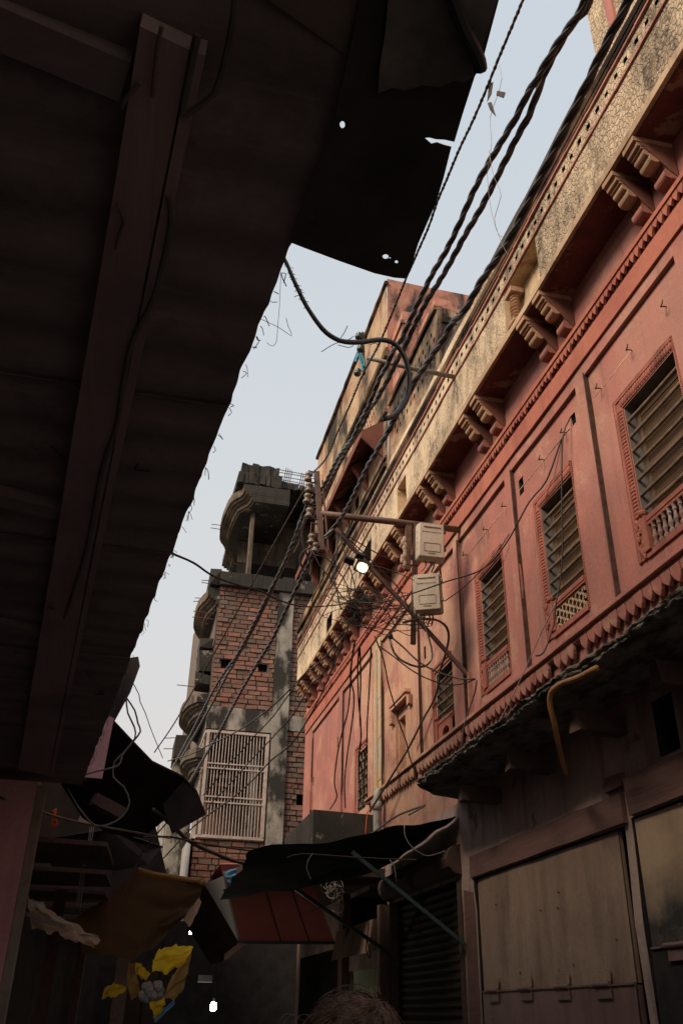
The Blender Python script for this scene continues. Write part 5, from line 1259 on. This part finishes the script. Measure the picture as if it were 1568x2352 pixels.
wire([(894, 1467), (905, 1500), (927, 1520), (961, 1532), (983, 1525), (992, 1503), (981, 1453), (967, 1427), (960, 1410)], 7.45, 7.4, .010, 'cable', 'black cable loop sagging below the lower meter box')
wire([(899, 1464), (925, 1486), (961, 1520), (995, 1539), (1031, 1553), (1065, 1560), (1091, 1559)], 7.45, 7.3, .008, 'cable_lt', 'grey wire sagging to the red wall above the brace foot')
wire([(866, 1481), (905, 1509), (941, 1537), (981, 1559), (1023, 1572), (1056, 1572), (1091, 1560)], 7.5, 7.3, .006, 'wire', 'lower black wire sagging to the same knot on the red wall')
wire([(1094, 1562), (1090, 1590), (1079, 1623), (1065, 1671), (1059, 1710), (1051, 1749)], 7.3, 7.7, .008, 'cable_lt', 'grey wire dropping from the wall knot to the stone ledge')
wire([(860, 1461), (880, 1514), (891, 1570), (905, 1618), (916, 1660), (933, 1705), (939, 1735), (950, 1766), (958, 1794)], 7.5, 8.6, .007, 'cable_lt', 'grey wire falling from the tangle past the broken niche')
DG = 'black wires hanging from the tangle to the shop roof'
for i, (px, lb) in enumerate((([(815, 1475), (807, 1525), (804, 1581), (799, 1632), (789, 1671), (779, 1710), (771, 1758), (768, 1800), (773, 1831), (758, 1859)], 'leftmost wire hanging from the tangle, kinked at its foot'),
    ([(813, 1478), (804, 1553), (812, 1593), (811, 1637), (804, 1688), (796, 1744), (791, 1800), (793, 1856)], 'second wire from the left hanging below the tangle'),
    ([(824, 1486), (821, 1548), (824, 1621), (828, 1660), (828, 1710), (824, 1738), (834, 1789), (834, 1856)], 'wire hanging from the tangle over the dark square grid window'),
    ([(852, 1486), (850, 1537), (848, 1576), (843, 1660), (842, 1702), (838, 1760), (836, 1800)], 'rightmost wire hanging from the tangle, beside the lime streaked strip'),
    ([(826, 1486), (828, 1560), (826, 1640), (829, 1690), (826, 1716), (824, 1772), (827, 1828), (822, 1856)], 'wire hanging left of the one over the grid window'))):
    o = wire(px, 7.5, 10.9, .0075, 'wire', lb); o['group'] = DG
LG = 'wires slanting across the brick building from the brackets'
for px, y0, y1, r, m, lb in (([(812, 1420), (790, 1450), (751, 1504), (715, 1537), (710, 1527+10), (664, 1585), (616, 1630), (556, 1673), (511, 1697), (484, 1709), (441, 1731), (386, 1748)], 7.5, 13.5, .0085, 'cable_lt', 'uppermost of the wires slanting over the grille, ending at the tin canopy'),
    ([(800, 1440), (765, 1530), (735, 1600), (693, 1676), (660, 1717), (621, 1748), (583, 1789), (532, 1834), (477, 1873), (434, 1909), (376, 1971)], 7.8, 13, .0085, 'cable_lt', 'lowest of the wires slanting over the foot of the grille'),
    ([(796, 1450), (743, 1544), (712, 1575), (676, 1637), (645, 1673), (607, 1714), (568, 1755), (530, 1798), (491, 1839), (475, 1861)], 7.8, 13.5, .008, 'cable_lt', 'wire slanting over the middle of the grille'),
    ([(700, 1550), (660, 1600), (626, 1647), (585, 1690), (554, 1726), (520, 1760), (496, 1793), (467, 1827)], 9, 13.5, .0075, 'wire', 'thin wire slanting over the upper left of the grille')):
    o = wire(px, y0, y1, r, m, lb); o['group'] = LG
wire([(350, 1858), (365, 1868), (395, 1895), (430, 1928), (465, 1948), (500, 1963), (530, 1975), (562, 1984)], 8.6, 9.6, .020, 'cable', 'thick black pole running from the tin canopy to the tarpaulin')
wire([(330, 1922), (395, 1923), (450, 1935), (500, 1943), (545, 1950), (592, 1956)], 8.7, 9.4, .010, 'cable', 'black cable just above the thick black pole')
wire([(290, 1603), (294, 1638), (309, 1670), (310, 1696), (288, 1725), (266, 1747), (262, 1757), (261, 1786), (285, 1808), (298, 1843), (282, 1875), (250, 1894), (218, 1896), (192, 1869), (173, 1843), (155, 1811)], 6.8, 6.6, .007, 'cable_lt', 'grey wire looped in a big open hook in front of the tin canopy')
wire([(291, 1603), (310, 1632), (317, 1661), (323, 1680), (307, 1702), (282, 1734), (277, 1752), (262, 1763), (224, 1771), (189, 1781)], 6.8, 6.6, .007, 'cable_lt', 'grey wire doubled beside the hooked loop and ending at the awning corner')
wire([(-10, 1825), (32, 1846), (86, 1861), (128, 1875), (179, 1888), (237, 1899), (301, 1910), (346, 1918), (390, 1925)], 6.2, 8.6, .009, 'cable', 'dark cable tied past the pink pillar toward the black pole')
wire([(307, 1571), (320, 1597), (322, 1612), (333, 1635), (349, 1680), (374, 1741)], 7.2, 8.5, .004, 'wire', 'thin knotted wire hanging against the sky above the tin canopy')
wire([(440, 1815), (400, 1700+170), (330, 1955), (283, 2053)], 9.8, 8.6, .007, 'wire', 'thin dark wire ending loose above the brown tarp')
for k, dx in enumerate((0, 4, 9)):
    wire([(207+dx, 1900), (203+dx*.7, 1940), (193+dx*.8, 1971), (181+dx, 2042), (175+dx, 2080+k*6)], 8.0, 8.0, .0035, 'wire_pale', ('leftmost pale string hanging above the beige cloth', 'middle pale string hanging above the beige cloth', 'rightmost pale string hanging above the beige cloth')[k])
wire([(645, 625), (642, 700), (638, 745), (635, 784), (625, 795), (613, 787)], 1.5, 1.5, .0006, 'wire', 'hair thin curled wire against the sky left of the broken cable')
wire([(597, 732), (640, 752), (670, 772), (662, 750), (657, 730)], 1.6, 1.6, .0007, 'wire', 'thin barbed wire end poking out under the awning into the sky')
wire([(845, 2090), (846, 2130), (843, 2160), (850, 2190), (848, 2200), (840, 2180), (845, 2140)], 10.2, 10.2, .006, 'wire', 'looped wire hanging before the pale green wall')
wire([(938, 1872), (975, 1850), (915, 1872), (880, 1895), (845, 1920), (800, 1936)], 8.4, 8.6, .010, 'cable_lt', 'grey cable lying along the top edge of the tarpaulin')
wire([(928, 1895), (930, 1920), (945, 1945), (975, 1965), (1000, 1962), (1022, 1954)], 7.9, 7.9, .0045, 'wire_pale', 'pale wire hanging in a bow below the ledge end')
wire([(718, 1960), (708, 1975), (704, 1995), (714, 2020)], 7.95, 7.95, .0045, 'wire_pale', 'short pale wire dangling from the middle of the tarpaulin')
wire([(895, 1975), (905, 1990), (910, 2024)], 7.9, 7.9, .004, 'wire_pale', 'short pale wire dangling near the upper end of the teal strut')
wire([(844, 1862), (842, 1880), (838, 1925)], 10.8, 10.8, .008, 'orange_thread', 'orange thread hanging over the concrete block')
wire([(120, 1870), (128, 1858), (124, 1880), (132, 1890), (118, 1900), (128, 1865)], 6.9, 6.9, .012, 'orange_thread', 'small tuft of orange thread tied on the dark cable')
# fine kite string and scraps on the cord
mb = MB()
for px in ([(1145, 150), (1152, 180), (1140, 225), (1125, 270), (1128, 330), (1118, 400)], [(1122, 345), (1132, 400), (1150, 450), (1135, 500), (1148, 550), (1165, 585)], [(1118, 400), (1125, 470), (1140, 530), (1152, 545)]):
    mb.tube(crom(xpl(px, 1.37), .05), .0013, 4)
ks = mb.build('kite_string', M['wire_pale']); tag(ks, 'fine tangled kite string drifting from the thin cord against the sky', 'string')
for px, lb in (([(1122, 192), (1132, 188), (1128, 214), (1118, 232)], 'brown paper scrap caught against the thin cord'), ([(1119, 236), (1128, 234), (1138, 266), (1124, 250)], 'pointed scrap hanging lowest below the thin cord'), ([(1141, 208), (1160, 212), (1156, 223), (1139, 217)], 'small square scrap hanging right of the thin cord')):
    mb = MB(); mb.prism(xpl(px, 1.37), (.004, .008, .003)); tag(mb.build('paper_scrap', M['ochre_tarp'] if False else M['wire_brown']), lb, 'scrap')
# big tangle of wires
TG = thing('wire_tangle', 'bird nest of tangled black wires hanging in front of the cream parapet', 'wires', tuple(at(830, 1395, Y=7.5)))
def rl(cx_, cy_, sx, sy, n, r0, r1, y=7.5):
    mb = MB()
    for i in range(n):
        k = rnd.randint(5, 9); a0 = rnd.uniform(0, 6.3); e = rnd.uniform(.4, 1.0); x0 = cx_+rnd.gauss(0, sx*.3); y0 = cy_+rnd.gauss(0, sy*.3); s = rnd.uniform(.35, 1)
        p = []
        for q in range(k):
            a = a0+q*rnd.uniform(.6, 1.2); p.append(at(x0+cos(a)*sx*s+rnd.gauss(0, 6), y0+sin(a)*sy*e*s+rnd.gauss(0, 6), Y=y+rnd.uniform(-.12, .12)))
        mb.tube(crom(p, .03), rnd.uniform(r0, r1), 5)
    return mb
rl(825, 1388, 66, 38, 12, .002, .0038).build('wire_knot', M['wire'], TG, smooth=True)
rl(880, 1405, 90, 55, 11, .0025, .005).build('loose_loop', M['wire_brown'], TG, smooth=True)
rl(905, 1425, 115, 55, 5, .003, .005).build('loose_loop', M['wire'], TG, smooth=True)
mb = MB()
for i in range(22):
    a = rnd.uniform(0, 6.3); l = rnd.uniform(20, 75); x0, y0 = 818+rnd.gauss(0, 8), 1388+rnd.gauss(0, 8)
    mb.tube(crom([at(x0, y0, Y=7.45), at(x0+cos(a)*l*.5+rnd.gauss(0, 5), y0+abs(sin(a))*l*.6, Y=7.45), at(x0+cos(a)*l, y0+sin(a)*l*.6+rnd.uniform(-5, 25), Y=7.5)], .04), .003, 4)
mb.build('stray_end', M['wire'], TG)
for x, y, lb in ((838, 1372, 'a'), (856, 1380, 'b')):
    mb = MB()
    for q in range(6): mb.tube([at(x+rnd.uniform(-8, 8), y+rnd.uniform(-5, 5), Y=7.42), at(x+rnd.uniform(-8, 8), y+rnd.uniform(-5, 5), Y=7.45)], .005, 5)
    mb.build('green_tie', M['strut'], TG)
mb = MB(); mb.blob(at(896, 1462, Y=7.45), .03, .03, .03); mb.blob(at(811, 1390, Y=7.45), .035, .03, .045); mb.build('taped_joint', M['black_plastic'], TG)
UW = 'black wires dropping from the insulator rack to the tangle'
for px, lb in (([(716, 1262), (735, 1300), (760, 1330), (785, 1370), (812, 1388)], 'wire from the bottom of the rack bowing down to the tangle'), ([(780, 1225), (790, 1265), (805, 1310), (815, 1350), (818, 1384)], 'wire from the pipe dropping left of the floodlight'), ([(775, 1222), (772, 1290), (768, 1330), (775, 1365), (782, 1395), (787, 1400)], 'wire hanging near the parapet left of the floodlight'),
    ([(785, 1222), (850, 1262), (905, 1290), (960, 1300)], 'wire passing above the floodlight to the upper meter box'), ([(722, 1275), (750, 1282), (775, 1310), (795, 1340), (806, 1386)], 'wire arching out of the third twisted cable toward the tangle'), ([(784, 1223), (840, 1275), (890, 1325), (915, 1350), (940, 1400)], 'wire running under the brace to the lower meter box')):
    o = wire(px, 7.55, 7.5, .006, 'wire', lb); o['group'] = UW
mb = MB()
for px in ([(700, 1190), (693, 1225), (700, 1262), (715, 1300), (712, 1320)], [(690, 1196), (684, 1215), (690, 1240), (676, 1270)], [(716, 1255), (694, 1270), (690, 1292), (700, 1318)]):
    mb.tube(crom(run(px, 7.6, 7.9), .03), .011, 7)
tag(mb.build('jumper_cable', M['cable']), 'thick black jumper loops hanging at the insulator rack', 'cable')
# coil of string near the red sign
mb = MB()
for i in range(16):
    a0 = rnd.uniform(0, 6.3); cx_, cy_ = 764+rnd.gauss(0, 4), 2050+rnd.gauss(0, 8); rx, ry = rnd.uniform(6, 18), rnd.uniform(8, 18); ox, oy = rnd.uniform(-12, 12), rnd.uniform(-20, 20)
    mb.tube(crom([at(cx_+ox+rx*cos(a0+q*.8), cy_+oy+ry*sin(a0+q*.8), Y=10.3+rnd.uniform(-.05, .05)) for q in range(8)], .03), .0035, 4)
tag(mb.build('string_coil', M['wire_pale']), 'pale knotted coil of string hanging right of the red sign', 'string')
# small lit bulbs
def bulb(px, y, label, r):
    c = at(*px, Y=y); t = thing('light_bulb', label, 'light bulb', c, 'lit bulbs in the shops')
    mb = MB(); mb.lathe(c+Vector((0, 0, -r*1.2)), (0, 0, 1), [(0, r*.3), (r*.3, r*.8), (r, r), (r*1.8, r*.85), (r*2.3, r*.5)], 12); mb.build('glass', M['bulb'], t, smooth=True)
    mb = MB(); mb.tube([c+Vector((0, 0, r*1.1)), c+Vector((0, 0, r*2.2))], r*.45, 8); mb.tube([c+Vector((0, 0, r*2.2)), c+Vector((0, 0, .5))], .008, 5); mb.build('holder', M['black_plastic'], t)
bulb((490, 2312), 13.0, 'bright lit bulb hanging in the shop below the brown sign', .042)
bulb((438, 2142), 13.5, 'tiny lit bulb above the yellow scrap', .02)
mb = MB(); mb.box(*[v for ab in zip(at(468, 2258, Y=12.9), at(492, 2262, Y=12.96)) for v in ab][:0] or (1.18, 1.36, 12.9, 12.96, 1.96, 2.04)); tag(mb.build('tin_plate', M['sign_white']), 'small pale tin plate fixed above the lit bulb', 'plate')

# ------------------------------------------------------------------ person seen from behind at the bottom edge
PX_, PY_ = .47, 1.95
PR = thing('person', 'person from behind with loose brown grey hair, standing in the lane', 'person', (PX_, PY_, 0))
def skinned(name, pts, edges, mat, sub=2):
    me = bpy.data.meshes.new(name); me.from_pydata([(p[0], p[1], p[2]) for p in pts], edges, [])
    o = bpy.data.objects.new(name, me); COL.objects.link(o); o.parent = PR; me.materials.append(mat)
    o.modifiers.new('skin', 'SKIN'); o.modifiers.new('smooth', 'SUBSURF').levels = sub; o.modifiers['smooth'].render_levels = sub
    for i, p in enumerate(pts):
        r = p[3]; me.skin_vertices[0].data[i].radius = r if isinstance(r, tuple) else (r, r)
    me.skin_vertices[0].data[0].use_root = True
    return o
H0 = 1.655
pts = [(0, 0, .92, (.15, .11)), (0, 0, 1.08, (.13, .10)), (0, 0, 1.25, (.16, .11)), (0, 0, 1.36, (.13, .09)), (0, .01, 1.43, .052), (0, .02, 1.50, .07), (0, .025, 1.57, .088), (0, .02, 1.62, .06)]
edges = [(i, i+1) for i in range(7)]
def add(a, lst):
    for p in lst:
        pts.append(p); edges.append((a, len(pts)-1)); a = len(pts)-1
for s in (-1, 1):
    add(3, [(s*.17, 0, 1.345, .058), (s*.215, -.01, 1.10, .045), (s*.225, .06, .86, .033), (s*.225, .085, .79, (.022, .036))])
    w = len(pts)-1
    for k, (dy, l) in enumerate(((-.028, .065), (-.009, .078), (.010, .074), (.028, .058))):
        add(w, [(s*.224, .10+dy, .745, .0095), (s*.220, .105+dy, .745-l*.5, .0085), (s*.212, .112+dy, .745-l, .007)])
    add(w, [(s*.205, .125, .765, .011), (s*.195, .14, .725, .009)])
    add(0, [(s*.09, 0, .82, .085), (s*.095, .01, .50, .056), (s*.095, -.02, .10, .037), (s*.10, .10, .035, (.035, .03)), (s*.10, .14, .03, .03)])
skinned('body', pts, edges, M['skin'])
# clothes: kurta and trousers as lofted shells
def loft(rings, n=20):
    mb = MB()
    for cx_, cy_, z, rx, ry in rings:
        for k in range(n): a = 2*pi*k/n; mb.v.append(Vector((cx_+rx*cos(a)+.006*nz(k*.9, z*8), cy_+ry*sin(a)+.006*nz(k*.9, z*8, 4), z)))
    for i in range(len(rings)-1):
        for k in range(n): k2 = (k+1) % n; mb.f.append([i*n+k, i*n+k2, (i+1)*n+k2, (i+1)*n+k]); mb.m.append(0)
    return mb
mb = loft([(0, 0, .72, .21, .16), (0, 0, .9, .195, .145), (0, 0, 1.08, .165, .125), (0, 0, 1.25, .19, .135), (0, 0, 1.36, .175, .11), (0, .005, 1.40, .09, .075), (0, .01, 1.425, .062, .06)])
for s in (-1, 1):
    q = loft([(s*.15, 0, 1.36, .075, .075), (s*.20, -.005, 1.22, .066, .066), (s*.218, -.01, 1.10, .060, .060), (s*.225, .03, .96, .052, .052), (s*.226, .05, .90, .05, .05)])
    mb.add(q.v, q.f)
o = mb.build('kurta', M['kurta'], None, smooth=True); o.parent = PR
mb = MB()
for s in (-1, 1):
    q = loft([(s*.085, 0, .86, .105, .11), (s*.092, .005, .5, .08, .085), (s*.095, -.015, .1, .062, .065)]); mb.add(q.v, q.f)
o = mb.build('trousers', M['trousers'], None, smooth=True); o.parent = PR
mb = MB()
hc = Vector((.012, .01, 1.53))
for i in range(13):
    t = pi*.62*i/12
    for k in range(24):
        a = 2*pi*k/24; r = 1+.05*nz(cos(a)*2, sin(a)*2, t*2)
        mb.v.append(hc+Vector((.102*sin(t)*cos(a)*r, .118*sin(t)*sin(a)*r-.008, .104*cos(t)*r)))
for i in range(12):
    for k in range(24): k2 = (k+1) % 24; mb.f.append([i*24+k, i*24+k2, (i+1)*24+k2, (i+1)*24+k]); mb.m.append(0)
TILT = Matrix.Rotation(radians(26), 3, 'Y') @ Matrix.Rotation(radians(30), 3, 'X')
for i in range(2600):
    a = rnd.uniform(0, 2*pi); t0 = rnd.uniform(.02, 1.25); L = rnd.uniform(.35, 1.1); P = []; sw = rnd.gauss(0, .35); lift = rnd.uniform(0, .008)+(.018*rnd.random() if rnd.random() < .10 else 0)
    if sin(a) > .75 and t0 > .9: continue
    if rnd.random() < .5: a = rnd.gauss(-1.6, .9); sw = rnd.gauss(.1, .25); L = rnd.uniform(.7, 1.5)
    for q in range(7):
        t = t0+L*q/6; aa = a+sw*q/6+.22*nz(q*.45, (i % 60)*.37)+.05*nz(q*.8, i*.37); k = 1+lift*10*q/6*.3+.03*nz(q*.6, (i % 60)*.7)+.012*nz(q*.7, i*.7)
        v = Vector((.104*sin(min(t, 1.75))*cos(aa)*k, .12*sin(min(t, 1.75))*sin(aa)*k-.008, .107*cos(t)*k))
        if t > 1.75: v.z -= (t-1.75)*.05
        P.append(hc+Vector((0, -.008, 0))+TILT @ (v+Vector((0, .008, lift))))
    mb.tube(P, [.00085]*6+[.0003], 3, caps=False)
for i in range(5):
    a = rnd.uniform(2.6, 4.2); s0 = hc+Vector((.09*cos(a), .05*sin(a), .06)); mb.tube(crom([s0, s0+Vector((-.03-.02*rnd.random(), -.01, .012)), s0+Vector((-.07-.03*rnd.random(), -.02, -.035-.03*rnd.random()))], .01), .0004, 4)
o = mb.build('hair', M['hair'], None, smooth=True); o.parent = PR
mb = MB()
mb.blob((0, .118, 1.535), .014, .022, .02); 
for s in (-1, 1): mb.blob((s*.034, .098, 1.56), .014, .01, .007, 1, 8, 6); mb.blob((s*.09, .02, 1.55), .010, .022, .034)
mb.blob((0, .104, 1.495), .024, .008, .007, 2, 8, 4)
o = mb.build('face_features', [M['skin'], M['sign_white'], M['carve']], None, smooth=True); o.parent = PR

# ------------------------------------------------------------------ light
SUN_AZ, SUN_EL = radians(246), radians(40)       # azimuth from +Y clockwise
sd = Vector((sin(SUN_AZ)*cos(SUN_EL), cos(SUN_AZ)*cos(SUN_EL), sin(SUN_EL)))
sl = bpy.data.lights.new('sun', 'SUN'); sl.energy = 5.0; sl.angle = radians(24); sl.color = (1.0, 0.83, 0.64)
so = bpy.data.objects.new('sun', sl); COL.objects.link(so); so.rotation_euler = (-sd).to_track_quat('-Z', 'Y').to_euler(); so.location = (0, 0, 30)
wd = bpy.data.worlds.new('World'); SC.world = wd; wd.use_nodes = True
nt = wd.node_tree; bg = nt.nodes['Background']
sky = nt.nodes.new('ShaderNodeTexSky'); sky.sky_type = 'NISHITA'; sky.sun_disc = False
sky.sun_elevation = SUN_EL; sky.sun_rotation = SUN_AZ; sky.air_density = 1.0; sky.dust_density = 6.0; sky.ozone_density = 1.0
# thin evening haze: pale low down, a little bluer overhead
tc = nt.nodes.new('ShaderNodeTexCoord'); sp = nt.nodes.new('ShaderNodeSeparateXYZ'); nt.links.new(tc.outputs['Generated'], sp.inputs[0])
rm = nt.nodes.new('ShaderNodeValToRGB'); nt.links.new(sp.outputs[2], rm.inputs[0])
E_ = rm.color_ramp.elements
E_[0].position = .12; E_[0].color = (6.95, 6.35, 6.0, 1); E_[1].position = .80; E_[1].color = (5.55, 6.1, 6.6, 1)
x = E_.new(.40); x.color = (6.35, 6.5, 6.6, 1)
mx = nt.nodes.new('ShaderNodeMix'); mx.data_type = 'RGBA'; mx.inputs[0].default_value = 0.93
nt.links.new(sky.outputs[0], mx.inputs[6]); nt.links.new(rm.outputs[0], mx.inputs[7]); nt.links.new(mx.outputs[2], bg.inputs[0])
bg.inputs[1].default_value = 0.115
SC.view_settings.view_transform = 'Standard'; SC.view_settings.look = 'None'; SC.view_settings.exposure = 0; SC.view_settings.gamma = 1
SC.render.engine = 'CYCLES'
SC.cycles.use_denoising = True
SC.cycles.max_bounces = 9; SC.cycles.diffuse_bounces = 7
